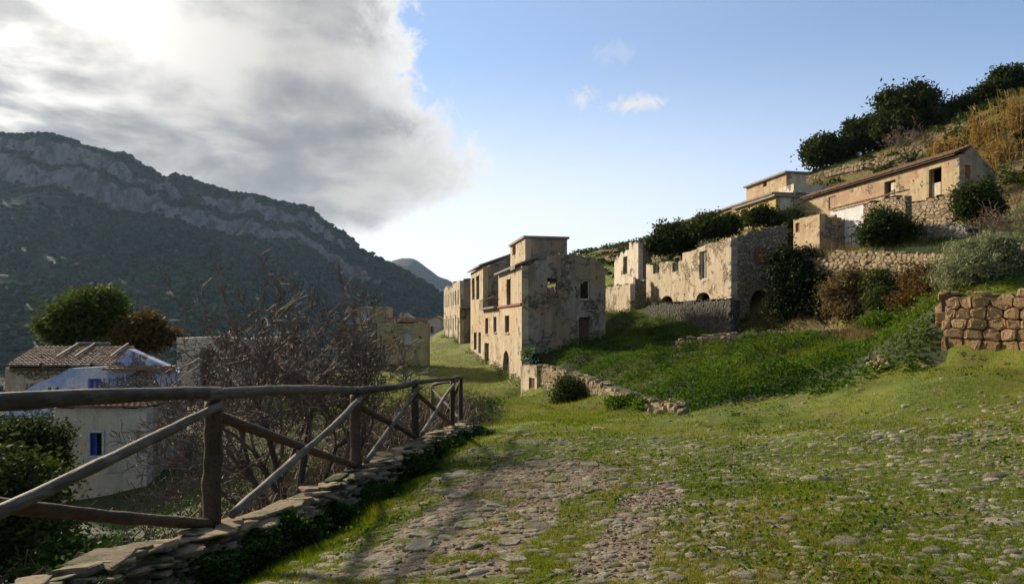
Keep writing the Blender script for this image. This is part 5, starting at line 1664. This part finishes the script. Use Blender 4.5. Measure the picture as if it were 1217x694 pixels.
def tree(name, label, base, blobs, nclump, nleaf, spread, lsize, mat, cat='tree', group=None, trunk=.12, up=.2, aspect=.5, foliage='crown', stem='trunk', seed=1, shell=.55):
    o = thing(name, base, label, cat, group)
    mb = MB(); rs = random.Random(seed)
    base = np.array(base, float)
    for b in blobs:
        t = np.array(b[:3], float)
        m1 = base * .55 + t * .45 + np.array([rs.uniform(-.1, .1), rs.uniform(-.1, .1), 0]) * np.linalg.norm(t - base)
        mb.tube([base - (0, 0, .2), m1, t], [trunk, trunk * .65, trunk * .25], 6)
        for k in range(5):
            e = t + np.array([rs.uniform(-1, 1) * b[3], rs.uniform(-1, 1) * b[4], rs.uniform(-.2, 1) * b[5]]) * .85
            mb.tube([m1 * .4 + t * .6, e], [trunk * .3, trunk * .08], 4, False)
    mb.build(stem, M_BARK, o)
    rb = random.Random(seed + 500); ext = list(blobs)
    for b in blobs:
        for k in range(6):
            th = rb.uniform(0, 6.283); ph = rb.uniform(-.5, 1.2); f = rb.uniform(.28, .5)
            ext.append((b[0] + math.cos(th) * math.cos(ph) * b[3] * .92, b[1] + math.sin(th) * math.cos(ph) * b[4] * .92, b[2] + math.sin(ph) * b[5] * .92, b[3] * f, b[4] * f, b[5] * f))
    C, var = crown(ext, int(nclump * 1.15), nleaf, spread, shell)
    leaves(foliage, C, rng.uniform(.7, 1.3, len(C)) * lsize, mat, o, aspect, up, var)
    return o

def BL(px, py, Y, rpx, rpy, ry=None):
    a = P(px, py, Y); s = Y / FPX
    return (a[0], a[1], a[2], rpx * s, (ry if ry else rpx * s), rpy * s)

# ridge trees
tree('evergreen_tree', 'leftmost dark tree standing alone on the ridge against sky', P(978, 200, 92), [BL(977, 178, 92, 17, 14), BL(968, 188, 92, 11, 9), BL(992, 184, 92, 10, 12)], 260, 26, .42, .5, L_DARK, group='ridge trees', trunk=.2, seed=2, shell=.35)
tree('evergreen_tree', 'middle dark tree of the ridge, between lone tree and the largest crown', P(1030, 190, 90), [BL(1026, 158, 90, 20, 15), BL(1014, 170, 90, 12, 12), BL(1044, 165, 90, 14, 18)], 330, 28, .42, .5, L_DARK, group='ridge trees', trunk=.2, seed=3, shell=.35)
tree('evergreen_tree', 'tallest and widest dark tree on the ridge above the barn', P(1085, 178, 86), [BL(1080, 122, 86, 27, 19), BL(1058, 142, 86, 20, 18), BL(1102, 135, 86, 17, 18), BL(1078, 152, 86, 34, 18)], 620, 30, .42, .5, L_DARK, group='ridge trees', trunk=.28, seed=4, shell=.3)
tree('evergreen_tree', 'dark scrubby tree low on the ridge right of largest crown', P(1140, 150, 84), [BL(1138, 132, 84, 20, 10), BL(1160, 118, 84, 16, 9), BL(1120, 145, 84, 16, 10)], 260, 26, .4, .45, L_DARK, group='ridge trees', trunk=.15, seed=5, shell=.3)
tree('evergreen_tree', 'rounded dark tree at the top right ridge corner', P(1198, 112, 82), [BL(1197, 94, 82, 14, 11), BL(1215, 98, 82, 12, 9), BL(1180, 106, 82, 12, 8)], 240, 26, .38, .45, L_DARK, group='ridge trees', trunk=.15, seed=6, shell=.3)
# shrubs round the ruins
def shrub(label, base, blobs, mat, n=220, nl=26, sp=.22, ls=.22, seed=1, name='shrub', cat='shrub', **kw):
    return tree(name, label, base, blobs, n, nl, sp, ls, mat, cat, None, kw.pop('trunk', .06), kw.pop('up', .2), kw.pop('aspect', .5), 'foliage', 'stem', seed, kw.pop('shell', .4))
shrub('dark bush on top of the roofless arched house, left one', P(797, 305, 62), [BL(797, 283, 62, 18, 17), BL(786, 292, 62, 12, 12), BL(812, 288, 62, 12, 10)], L_DARK, 330, 28, .3, .34, 11)
shrub('dark bush on top of the roofless arched house, right one under long cornice', P(850, 288, 60), [BL(850, 268, 60, 20, 11), BL(832, 275, 60, 14, 10), BL(866, 270, 60, 12, 10)], L_OLIVE, 300, 28, .28, .32, 12)
shrub('small olive bush growing before the bright yellow house', P(908, 272, 57), [BL(906, 258, 57, 14, 9), BL(924, 262, 57, 12, 8), BL(893, 264, 57, 8, 5)], L_OLIVE, 200, 24, .25, .26, 13)
shrub('dark shrub between yellow house and barn end', P(945, 285, 60), [BL(944, 262, 60, 9, 16), BL(950, 245, 66, 8, 10)], L_DARK, 140, 24, .28, .3, 14)
shrub('very dark creeper mass hanging beside the arched cellar door', P(940, 384, 42.3), [BL(940, 338, 42.3, 26, 36, .9), BL(965, 345, 41, 24, 36, .9), BL(925, 320, 43, 14, 18, .5), BL(985, 355, 39.5, 14, 28, .7), BL(948, 368, 42, 28, 18, .8), BL(976, 374, 40.5, 22, 12, .8), BL(950, 315, 43, 26, 14, .6), BL(930, 350, 42.8, 12, 28, .5)], L_CREEP_SHADE, 720, 30, .26, .24, 15, name='creeper', cat='creeper', shell=.2)
shrub('brown dry shrub on the retaining wall, nearest the dark creeper', P(1004, 376, 36), [BL(1003, 346, 36, 20, 24, .8), BL(1018, 340, 36, 10, 12, .7), BL(1004, 368, 35.6, 18, 12, .8)], L_BROWN, 340, 26, .2, .16, 16)
shrub('olive green middle shrub of the three on the retaining wall', P(1047, 365, 33.2), [BL(1047, 338, 34, 14, 13, .6), BL(1050, 358, 33.6, 18, 14, .7)], L_OLIVE, 230, 26, .2, .15, 17)
shrub('olive brown shrub on the retaining wall beside the silvery shrub', P(1090, 365, 30), [BL(1090, 332, 31.5, 17, 16, .7), BL(1104, 344, 30, 12, 16, .6), BL(1088, 362, 31, 22, 12, .7)], L_RUST, 330, 26, .18, .14, 18)
shrub('dark rounded bush before the white walled ruin', P(1053, 292, 39.3), [BL(1054, 271, 39, 23, 14), BL(1040, 279, 39, 15, 11), BL(1070, 279, 39, 15, 11), BL(1048, 258, 39, 10, 8)], L_DARK, 380, 28, .22, .2, 19)
shrub('dark leafy small tree in front of the barn gable', P(1164, 285, 32.5), [BL(1163, 238, 32.5, 19, 19), BL(1152, 248, 32.5, 13, 14), BL(1178, 248, 32.5, 12, 14)], L_DARK, 360, 28, .17, .16, 20, name='small_tree', cat='tree')
shrub('dense silvery grey shrub on top of the block wall', P(1165, 347, 17.3), [BL(1165, 312, 17.3, 42, 26, .9), BL(1140, 325, 17.2, 26, 22, .7), BL(1195, 320, 17.2, 28, 26, .8), BL(1170, 298, 17.5, 26, 18, .6)], L_SILVER, 680, 34, .07, .10, 21, up=.9, aspect=.28, shell=.45)
shrub('dark green bush against the middle of low street wall', P(684, 486, 32.5), [BL(684, 468, 32.5, 23, 17, .8), BL(672, 474, 32.5, 12, 12, .6), BL(698, 474, 32.5, 13, 12, .6)], L_OLIVE, 420, 28, .16, .13, 22)
shrub('small weedy bush at the lower end of the street wall', P(742, 488, 25.5), [BL(742, 480, 25.5, 16, 8, .5), BL(765, 484, 24, 10, 6, .4)], L_BANK, 160, 24, .12, .12, 23)
shrub('broad green tree standing behind the tiled roof of the blue house', P(100, 425, 46), [BL(98, 378, 46, 34, 26), BL(76, 392, 46, 24, 20), BL(122, 380, 46, 22, 24), BL(112, 358, 46, 20, 12)], L_TREE, 620, 30, .34, .3, 24, name='broadleaf_tree', cat='tree', trunk=.16, up=.3)
shrub('smaller rusty brown tree beside the broad green tree', P(172, 425, 44), [BL(172, 396, 44, 20, 18), BL(155, 404, 44, 18, 12), BL(188, 402, 44, 14, 14)], L_RUST, 330, 28, .3, .26, 25, name='rusty_tree', cat='tree', trunk=.12)
shrub('dark green bush under the fence at far left edge', (-11.2, 16, -4.9), [(-11.7, 16, -2.9, 1.2, 1.2, 1.1), (-12.6, 16.4, -2.3, 1.3, 1.2, 1.2), (-11.6, 15.4, -3.8, 1.2, 1.1, .9), (-13.2, 16.5, -3.4, 1.6, 1.2, 1.4)], L_OLIVE, 480, 28, .18, .16, 26)
shrub('olive green bush at far left, against the blue house foot', P(34, 575, 21), [BL(28, 518, 21, 32, 24, .9), BL(56, 532, 21, 16, 22, .7), BL(5, 520, 21, 22, 18, .9), BL(36, 552, 21, 34, 22, .9)], L_OLIVE, 420, 28, .15, .13, 36)
shrub('low dark bush below the lower window of blue house', (-9.2, 14.5, -4.4), [(-9.2, 14.5, -4.0, 1.4, 1.2, .8), (-7.4, 13.0, -3.6, 1.2, 1.2, .7)], L_SHADE, 320, 28, .18, .15, 27)
shrub('white flowering bush at the corner of tall ruined house', P(630, 434, 44), [BL(630, 424, 44, 7, 7, .5)], L_BANK, 90, 24, .14, .14, 28)
fl = bpy.data.objects['shrub'] if False else None
C, var = crown([BL(631, 423, 43.7, 7, 7, .45)], 40, 5, .1)
leaves('blossoms', C, .12, L_WHITE, [o for o in COL.objects if o.get('label', '').startswith('white flowering')][0], .9)
shrub('grassy green clump at the foot of the overgrown wall', P(1052, 390, 27), [BL(1052, 382, 27, 26, 7, .7)], L_BANK, 220, 24, .12, .14, 29, up=.8, aspect=.3)

# dead creeper on the side wall of the tall house
cre = thing('dead_creeper', (*(C0 + SE * 1.8 - SD * .1), 3.0), 'leafless creeper twigs hanging on the shaded house wall', 'creeper')
mb = MB(); rs = random.Random(5)
for k in range(16):
    b = C0 + SE * rs.uniform(1.4, 3.0) - SD * .05; d_ = np.array([SE[0] * rs.uniform(-1, 1), SE[1] * rs.uniform(-.2, .2) - .05, rs.uniform(-.9, .5)])
    grow(mb, np.array([b[0], b[1] - .03, rs.uniform(2.7, 4.3)]), d_ / np.linalg.norm(d_), rs.uniform(.5, 1.0), .014, 2, rs, .18, (2, 3), .75, minr=.008)
mb.build('stem', M_BARK, cre)

# bare tree behind the fence
def bare_tree(name, label, base, stems, depth, length, r, seed, mat=M_TWIG, split=(2, 3), wig=.22, lift=.03, minr=.0045, shrink=.74):
    o = thing(name, base, label, 'tree'); rs = random.Random(seed); mb = MB()
    trunk = MB()
    base = np.array(base, float)
    for (d_, ln, rad) in stems:
        d_ = np.array(d_, float); d_ /= np.linalg.norm(d_)
        mid = base + d_ * ln * .5 + np.array([rs.uniform(-.1, .1), rs.uniform(-.1, .1), 0]); top = base + d_ * ln
        trunk.tube([base - d_ * .3, mid, top], [rad, rad * .85, rad * .7], 7)
        for k in range(4):
            nd = d_ + np.array([rs.gauss(0, .5), rs.gauss(0, .45), rs.gauss(.05, .35)]); nd /= np.linalg.norm(nd)
            grow(mb, top if k < 2 else mid + (top - mid) * rs.random(), nd, length * rs.uniform(.8, 1.15), rad * rs.uniform(.45, .6), depth, rs, wig, split, shrink, 5, lift, None, minr)
    trunk.build('trunk', M_BARK, o)
    mb.build('crown', mat, o)
    return o
bb = (-4.1, 12.8, gz(-4.1, 12.8))
bare_tree('bare_tree', 'leafless many stemmed tree spreading behind the middle of log fence', bb,
          [((-.55, .1, .8), 2.1, .075), ((.05, .2, 1), 2.5, .085), ((.5, .1, .8), 2.2, .07), ((-.15, -.25, 1), 2.5, .07), ((.9, .2, .55), 1.8, .055), ((-.9, .2, .55), 1.9, .06), ((.3, .3, .9), 2.0, .06), ((-.35, -.1, .9), 2.0, .06)], 6, .84, .06, 3, minr=.0075, wig=.22, lift=.05)
bb2 = (-5.35, 14.6, gz(-5.35, 14.6))
bare_tree('bare_tree', 'thinner leafless tree left of the many stemmed one, before pale house', bb2, [((-.25, 0, 1), 2.3, .06), ((.35, .1, 1), 2.4, .06)], 6, .68, .05, 8, minr=.007)
# leafless shrubs above the barn and at the right edge
bb3 = P(1080, 190, 68)
bare_tree('bare_shrub', 'pale leafless thicket on the slope just above barn roof', bb3, [((-.4, 0, 1), 1.2, .06), ((.4, 0, 1), 1.4, .06), ((.9, 0, .8), 1.4, .05), ((-1, 0, .7), 1.3, .05)], 4, 1.0, .05, 13, L_REED if False else M_BRAMBLE, minr=.018)
bb4 = P(1205, 318, 29)
bare_tree('bare_shrub', 'reddish leafless shrub at right edge above the silvery one', bb4, [((-.4, 0, 1), 1.0, .04), ((.3, 0, 1), 1.1, .04), ((.05, 0, 1), 1.2, .04)], 4, .75, .04, 14, M_BRAMBLE, minr=.008)

# reeds on the slope
def reeds(label, px, py, Y, wpx, hpx, n, seed):
    r = np.random.default_rng(seed)
    b = P(px, py, Y); s = Y / FPX
    o = thing('reed_clump', b, label, 'reeds', 'dry reeds on the slope')
    x = b[0] + r.normal(0, wpx * s * .45, n); y = b[1] + r.normal(0, .9, n)
    z = hgt(x, y)
    h = hpx * s * r.uniform(.5, 1.1, n)
    lean = np.stack([r.normal(0, .16, n), r.normal(0, .12, n), np.ones(n)], -1)
    p0 = np.stack([x, y, z - .1], -1); p1 = p0 + lean * h[:, None]
    wv = np.array([.035, .01, 0])
    V = np.stack([p0 - wv, p0 + wv, p1 + wv * .6, p1 - wv * .6], 1).reshape(-1, 3)
    tag(mobj('stalks', V, np.arange(4 * n).reshape(n, 4), L_REED, o, False, r.uniform(0, 1, n)), kind='stuff')
    m_ = n * 7
    i = r.integers(0, n, m_); f = r.uniform(.25, 1.0, m_)
    C = p0[i] + (p1[i] - p0[i]) * f[:, None] + r.normal(0, .12, (m_, 3))
    tag(leaves('leaves', C, r.uniform(.35, .8, m_), L_REED, o, .13, .3), kind='stuff')
    return o
reeds('tall orange dry reeds above the barn gable', 1168, 178, 60, 9, 46, 80, 1)
reeds('golden dry reeds at the right picture edge on the slope', 1206, 165, 60, 10, 48, 90, 2)
reeds('low orange reed patch beside the slope wall', 1190, 180, 57, 22, 24, 100, 3)
reeds('thin pale reeds above the barn roof', 1122, 185, 64, 20, 22, 60, 4)

# hillside scrub, one mass
N = 1500
xs = rng.uniform(8, 100, N); ys = rng.uniform(48, 130, N)
k_ = xs / ys
ok = (k_ > .06) & (k_ < .95)
for (cx_, cy_, L_, T_) in ((CB, LB, TB, 0),): pass
def in_rect(x, y, C, s0, s1, t0, t1):
    vx, vy = x - C[0], y - C[1]
    s = vx * SD[0] + vy * SD[1]; t = vx * SE[0] + vy * SE[1]
    return (s > s0) & (s < s1) & (t > t0) & (t < t1)
block = in_rect(xs, ys, CB, -1.5, LB + 1, -9, TB + 1.2)
for (px, Y, L_, T_) in ((922, 62, 8, 4), (934.5, 72, 9, 5), (919, 68, 17, 5), (832, 82, 9, 5), (749, 58, 14, 6), (869, 45, 17, 6)):
    Cn = np.array(P(px, 0, Y)[:2]); block |= in_rect(xs, ys, Cn, -3.5, L_ + 1.5, -6, T_ + 1)
block |= in_rect(xs, ys, C0, -2, s2b, -6, 9)
den = fbm(xs * .07, ys * .07, 71, 3)
ok &= ~block & (den > -.08)
xs, ys = xs[ok], ys[ok]; zs = hgt(xs, ys)
rad = rng.uniform(.4, 1.15, len(xs))
per = 82
ids = np.repeat(np.arange(len(xs)), per)
d = rng.normal(size=(len(ids), 3)); d /= np.linalg.norm(d, axis=1)[:, None]; d[:, 2] = np.abs(d[:, 2])
C = np.stack([xs, ys, zs], -1)[ids] + d * (rad[ids] * rng.uniform(.5, 1.05, len(ids)))[:, None] * np.array([1.2, 1.2, .8])
var = np.clip(rng.uniform(0, .7, len(xs))[ids] + rng.uniform(-.1, .3, len(ids)), 0, 1)
hs_ = leaves('hillside_scrub', C, rng.uniform(.25, .5, len(C)), L_OLIVE, None, .6, .3, var)
tag(hs_, 'low dark scrub covering the hillside above the ruins', 'scrub', kind='stuff')

# leafy cover on the bank
lo, hi = np.array(BANK).min(0), np.array(BANK).max(0)
N = 41000
xs = rng.uniform(lo[0], hi[0], N); ys = lo[1] - 1.5 + (hi[1] - lo[1] + 1.5) * rng.uniform(0, 1, N) ** 1.35
sm_b = np.zeros(N)
for k in range(10):
    a_ = 2 * math.pi * k / 10; q_ = 1.6 if k % 2 else .7
    sm_b += inpoly(xs + math.cos(a_) * q_, ys + math.sin(a_) * q_, BANK) / 10
ok = (sm_b + 1.1 * fbm(xs * .9, ys * .9, 87, 3) > .42 + .12 * rng.uniform(-1, 1, N)) & (inpoly(xs, ys, BANK) | (xs > 5.2) & (ys < 24))
xs, ys = xs[ok], ys[ok]
ok = ~(in_rect(xs, ys, C8, -.1, 20, -2, 6) | in_rect(xs, ys, C0, -.2, 30, -1, 6.4)); xs, ys = xs[ok], ys[ok]
hh2 = np.clip(.14 + fbm(xs * .8, ys * .8, 81, 3) * 1.5 + .25 * fbm(xs * 2.5, ys * 2.5, 85, 2), .05, .75)
ok = hh2 > .02
xs, ys, hh2 = xs[ok], ys[ok], hh2[ok]
per = 7
ids = np.repeat(np.arange(len(xs)), per)
C = np.stack([xs[ids] + rng.normal(0, .12, len(ids)), ys[ids] + rng.normal(0, .12, len(ids)), hgt(xs, ys)[ids] + hh2[ids] * rng.uniform(.1, 1.1, len(ids))], -1)
var = np.clip((fbm(xs * .5, ys * .5, 83, 3) * 1.9 + .38)[ids] + rng.uniform(-.2, .3, len(ids)), 0, 1)
bk = leaves('bank_weeds', C, rng.uniform(.055, .13, len(C)), L_BANK, None, .6, .15, var)
tag(bk, 'lush green weeds covering the bank above street wall', 'weeds', kind='stuff')

# turf on the square
def blades(name, xs, ys, h, wd, mat, label, cat='grass', lean=.45):
    n = len(xs); z = hgt(xs, ys)
    a = rng.uniform(0, 2 * math.pi, n)
    wv = np.stack([np.cos(a), np.sin(a), np.zeros(n)], -1) * (wd * .5)[:, None]
    le = np.stack([rng.normal(0, lean, n), rng.normal(0, lean, n), np.ones(n)], -1) * h[:, None]
    p0 = np.stack([xs, ys, z - .006], -1)
    V = np.stack([p0 - wv, p0 + wv, p0 + le], 1).reshape(-1, 3)
    var = np.clip(.45 + 1.1 * fbm(xs * .5, ys * .5, 91, 3) + rng.uniform(-.3, .45, n), 0, 1)
    o = mobj(name, V, np.arange(3 * n).reshape(n, 3), mat, None, False, var)
    return tag(o, label, cat, kind='stuff')
N = 460000
ys = 3.3 * (48 / 3.3) ** rng.uniform(0, 1, N) ** 1.15; xs = ys * np.where(rng.uniform(0, 1, N) < .88, rng.uniform(-.45, .80, N), rng.uniform(.80, 1.25, N))
ok = (xs > kerb_x(ys) + .42) | (ys > 18.2)
ok &= ~inpoly(xs, ys, BANK)
tr = (inpoly(xs, ys, TRACK1) | inpoly(xs, ys, TRACK2))
ok &= ~(tr & (fbm(xs * 2.2, ys * 2.2, 93, 3) < .13))
ok &= fbm(xs * 1.3, ys * 1.3, 95, 3) > -.17 + .1 * rng.uniform(-1, 1, N)
ok &= ~in_rect(xs, ys, C0, -1, 60, -.3, 7)
ok &= (xs < 16) & ~((ys > 15) & (xs > 12.5)) & ~((ys > 30) & (xs > 5))
# keep clear of the larger stone tops
big = kept[np.argsort(-size_px)[:700]]
gridc = {}
for (a, b, r) in big: gridc.setdefault((int(a / .4), int(b / .4)), []).append((a, b, r))
xs, ys = xs[ok], ys[ok]
clear = np.ones(len(xs), bool)
ci, cj = (xs / .4).astype(int), (ys / .4).astype(int)
nearm = np.where(ys < 11)[0]
for i in nearm:
    for (a, b, r) in gridc.get((ci[i], cj[i]), ()):
        if (xs[i] - a) ** 2 + (ys[i] - b) ** 2 < (r * .85) ** 2: clear[i] = False; break
xs, ys = xs[clear], ys[clear]
tall = np.clip(fbm(xs * .8, ys * .8, 97, 3) + .15, 0, 1)
edge_ = smooth(1.3, .4, xs - kerb_x(ys)) * (ys < 18)
hgt_b = (rng.uniform(.012, .034, len(xs)) + .05 * tall + .06 * edge_) * (1 + ys * .028)
blades('grass', xs, ys, hgt_b, .0038 * (1 + ys * .22), L_GRASS, 'short yellowish green turf growing between the old paving stones')

# low rosettes and clover in the turf
N = 1700
ys = 4 * (30 / 4) ** rng.uniform(0, 1, N); xs = ys * rng.uniform(-.25, .80, N)
ok = (xs > kerb_x(ys) + .8) & (fbm(xs * .6, ys * .6, 141, 3) > -.02) & ~inpoly(xs, ys, BANK) & (xs < 12.5) & ~inpoly(xs, ys, TRACK1) & ~inpoly(xs, ys, TRACK2)
xs, ys = xs[ok], ys[ok]
per = 14; ids = np.repeat(np.arange(len(xs)), per)
sp = (rng.uniform(.03, .12, len(xs)) * (1 + ys * .03))[ids]
C = np.stack([xs[ids] + rng.normal(0, 1, len(ids)) * sp, ys[ids] + rng.normal(0, 1, len(ids)) * sp, hgt(xs, ys)[ids] + rng.uniform(.0, .05, len(ids)) * (1 + ys[ids] * .05)], -1)
fw_ = leaves('field_weeds', C, rng.uniform(.015, .04, len(C)) * (1 + C[:, 1] * .06), L_BANK, None, .6, .1)
tag(fw_, 'small dark leafy weeds scattered through the turf', 'weeds', kind='stuff')

# rougher grass on the street, the slopes and round the ruins
N = 150000
ys = 20 * (105 / 20) ** rng.uniform(0, 1, N); xs = ys * rng.uniform(-.36, .80, N)
ok = ~in_rect(xs, ys, C0, -.3, 56, -.3, 7) & ~((xs < kerb_x(ys) - .3) & (ys < 28))
for (px, Y, L_, T_) in ((922, 62, 8, 4), (934.5, 72, 9, 5), (919, 68, 17, 5), (832, 82, 9, 5), (869, 45, 15, 5), (1140, 45, 17.5, 3.5)):
    ok &= ~in_rect(xs, ys, np.array(P(px, 0, Y)[:2]), -.3, L_, -.2, T_)
ok &= fbm(xs * .5, ys * .5, 131, 3) > -.12 + .1 * rng.uniform(-1, 1, N)
xs, ys = xs[ok], ys[ok]
slope_ = smooth(6, 14, xs)
hm = (rng.uniform(.04, .19, len(xs)) + .22 * slope_ * rng.uniform(0, 1, len(xs))) * (1 + .6 * fbm(xs * .3, ys * .3, 133, 3))
up_ = xs > 13
blades('meadow_grass', xs[~up_], ys[~up_], hm[~up_], .012 * (1 + ys[~up_] * .05), L_GRASS, 'rougher green grass along the street and below the houses')
dry_ = fbm(xs * .09, ys * .09, 21, 3) > -.06
blades('slope_grass', xs[up_ & ~dry_], ys[up_ & ~dry_], hm[up_ & ~dry_] * 1.3, .014 * (1 + ys[up_ & ~dry_] * .05), L_TREE, 'green grass on the slope among the ruins', lean=.3)
blades('dry_slope_grass', xs[up_ & dry_], ys[up_ & dry_], hm[up_ & dry_] * 1.4, .014 * (1 + ys[up_ & dry_] * .05), L_BROWN, 'dry brown grass on the slope among the ruins', lean=.3)

# leafy weeds in the shade of the kerb wall
N = 12500
ys = 3.0 * (18.2 / 3.0) ** rng.uniform(0, 1, N); off = np.abs(rng.normal(0, .36, N)) + .24; xs = kerb_x(ys) + off
dn = fbm(xs * .9, ys * .9, 101, 3); ok = (dn > -.16 + .9 * (off - .3)) & (off < 1.3); xs, ys, off = xs[ok], ys[ok], off[ok]
per = 11; ids = np.repeat(np.arange(len(xs)), per)
top_ = (kerb_z(ys) - hgt(xs, ys)) - .03
lump = .55 + 1.5 * fbm(xs * 1.1, ys * 1.1, 105, 3)
hk = np.clip(.04 + np.maximum(top_, .1) * smooth(.75, .27, off) * np.clip(lump, .1, 1.15) + .12 * smooth(.0, .25, fbm(xs * .7, ys * .7, 107, 3)), .03, .6)[ids]
C = np.stack([xs[ids] + rng.normal(0, .045, len(ids)), ys[ids] + rng.normal(0, .05, len(ids)), hgt(xs, ys)[ids] + hk * rng.uniform(.05, 1.05, len(ids))], -1)
kw_ = leaves('kerb_weeds', C, rng.uniform(.018, .045, len(C)) * (1 + .05 * C[:, 1]), L_SHADE, None, .65, .2)
tag(kw_, 'dark green weeds and ivy along foot of the kerb wall', 'weeds', kind='stuff')

# weeds rooting at wall feet and on broken wall heads
ww = []
def along(Wl, n_, head=False, spread=.25):
    for k in range(n_):
        u = random.uniform(0, Wl.L)
        b = Wl.O + Wl.a * u + Wl.n * (random.uniform(-.4, -.05) if head else random.uniform(.05, .5))
        z = np.interp(u, [t[0] for t in Wl.top], [t[1] for t in Wl.top]) if head else gz(b[0], b[1])
        for j in range(random.randint(10, 26)):
            ww.append((b[0] + random.gauss(0, spread * .7), b[1] + random.gauss(0, spread * .7), z + abs(random.gauss(0, spread * (.6 if head else .9)))))
for Wl, n_ in ((wf, 22), (wm, 10), (w3, 10), (wc, 30), (w8, 30), (w8s, 16), (w9, 14), (wq, 26), (wra, 14), (wbn, 24), (wy, 14)): along(Wl, n_)
for Wl, n_ in ((wc, 9), (w8, 16), (w8s, 9), (w9, 10), (w9b, 5), (wra, 5), (wbn, 3)): along(Wl, n_, True, .16)
ww = np.array(ww)
wo = leaves('wall_weeds', ww, rng.uniform(.08, .2, len(ww)), L_OLIVE, None, .5, .4)
tag(wo, 'scattered weeds rooted along wall feet and broken wall heads', 'weeds', kind='stuff')

# undergrowth on the drop below the fence
N = 10500
ys = rng.uniform(2.5, 30, N); xs = kerb_x(ys) - .35 - np.abs(rng.normal(0, 4.2, N))
dn = fbm(xs * .5, ys * .5, 111, 3); ok = dn > -.06; xs, ys = xs[ok], ys[ok]
per = 9; ids = np.repeat(np.arange(len(xs)), per)
C = np.stack([xs[ids] + rng.normal(0, .14, len(ids)), ys[ids] + rng.normal(0, .14, len(ids)), hgt(xs, ys)[ids] + np.clip(dn[ok][ids] + .25, .1, .8) * rng.uniform(.1, 1.3, len(ids))], -1)
ug = leaves('undergrowth', C, rng.uniform(.04, .11, len(C)), L_SHADE, None, .6, .2)
tag(ug, 'dark undergrowth on the drop below the log fence', 'undergrowth', kind='stuff')
rs = random.Random(77); mb = MB()
BR = 2200
by_ = np.array([3.5 + 22 * rs.random() ** 1.1 for k in range(BR)]); bx_ = kerb_x(by_) - .45 - np.abs(np.array([rs.gauss(0, 2.9) for k in range(BR)])); bz_ = hgt(bx_, by_)
for k in range(BR):
    x, y, z = bx_[k], by_[k], bz_[k]
    a = rs.uniform(0, 6.28); ln = rs.uniform(.8, 2.0); hh_ = rs.uniform(.4, 1.3)
    pts = []
    for i in range(6):
        f = i / 5
        pts.append((x + math.cos(a) * ln * f + rs.gauss(0, .05), y + math.sin(a) * ln * f + rs.gauss(0, .05), z + hh_ * math.sin(math.pi * min(f * 1.15, 1)) * 1.0 + rs.gauss(0, .04)))
    mb.tube(pts, [.010, .009, .008, .007, .006, .004], 3, False)
br = mb.build('brambles', M_BRAMBLE); tag(br, 'tangle of dry brown bramble stems behind the log fence', 'brambles', kind='stuff')
# dry grass tufts behind the fence
N = 2600
ys = rng.uniform(7.5, 13, N); xs = kerb_x(ys) - .45 - np.abs(rng.normal(0, .5, N))
ok = fbm(xs * 1.5, ys * 1.5, 121, 2) > .02; xs, ys = xs[ok], ys[ok]
blades('dry_grass', xs, ys, rng.uniform(.4, 1.1, len(xs)), np.full(len(xs), .012), L_REED, 'tall straw coloured grass tufts behind the fence', lean=.22)

# scale every base colour down evenly; with the raised exposure, shade renders deeper
for mt in MATS.values():
    nt = NT(mt.node_tree)
    for nd in list(nt.n):
        if nd.type in ('BSDF_PRINCIPLED', 'BSDF_TRANSLUCENT'):
            sk = nd.inputs[0]
            if sk.is_linked:
                src = sk.links[0].from_socket
                nt.l.remove(sk.links[0])
                nt.link(nt.mix(1.0, src, (ALBEDO, ALBEDO, ALBEDO), 'MULTIPLY'), sk)

# ------------------------------------------------------------------ air
HAZE = 0.00004
if HAZE > 0:
    mt = bpy.data.materials.new('haze'); mt.use_nodes = True
    nt = NT(mt.node_tree); nt.n.clear()
    out = nt.new('ShaderNodeOutputMaterial'); pv = nt.new('ShaderNodeVolumePrincipled')
    pv.inputs['Color'].default_value = (.50, .70, 1.0, 1)
    pv.inputs['Density'].default_value = HAZE
    pv.inputs['Anisotropy'].default_value = .2
    nt.link(pv.outputs[0], out.inputs['Volume'])
    mb = MB(); X0, X1, Y0, Y1, Zl, Zh = -2700, 1500, -400, 4600, -180, 560
    mb.hexa([(X0, Y0, Zl), (X1, Y0, Zl), (X1, Y1, Zl), (X0, Y1, Zl), (X0, Y0, Zh), (X1, Y0, Zh), (X1, Y1, Zh), (X0, Y1, Zh)])
    hz_ = mb.build('haze', mt); tag(hz_, kind='stuff')
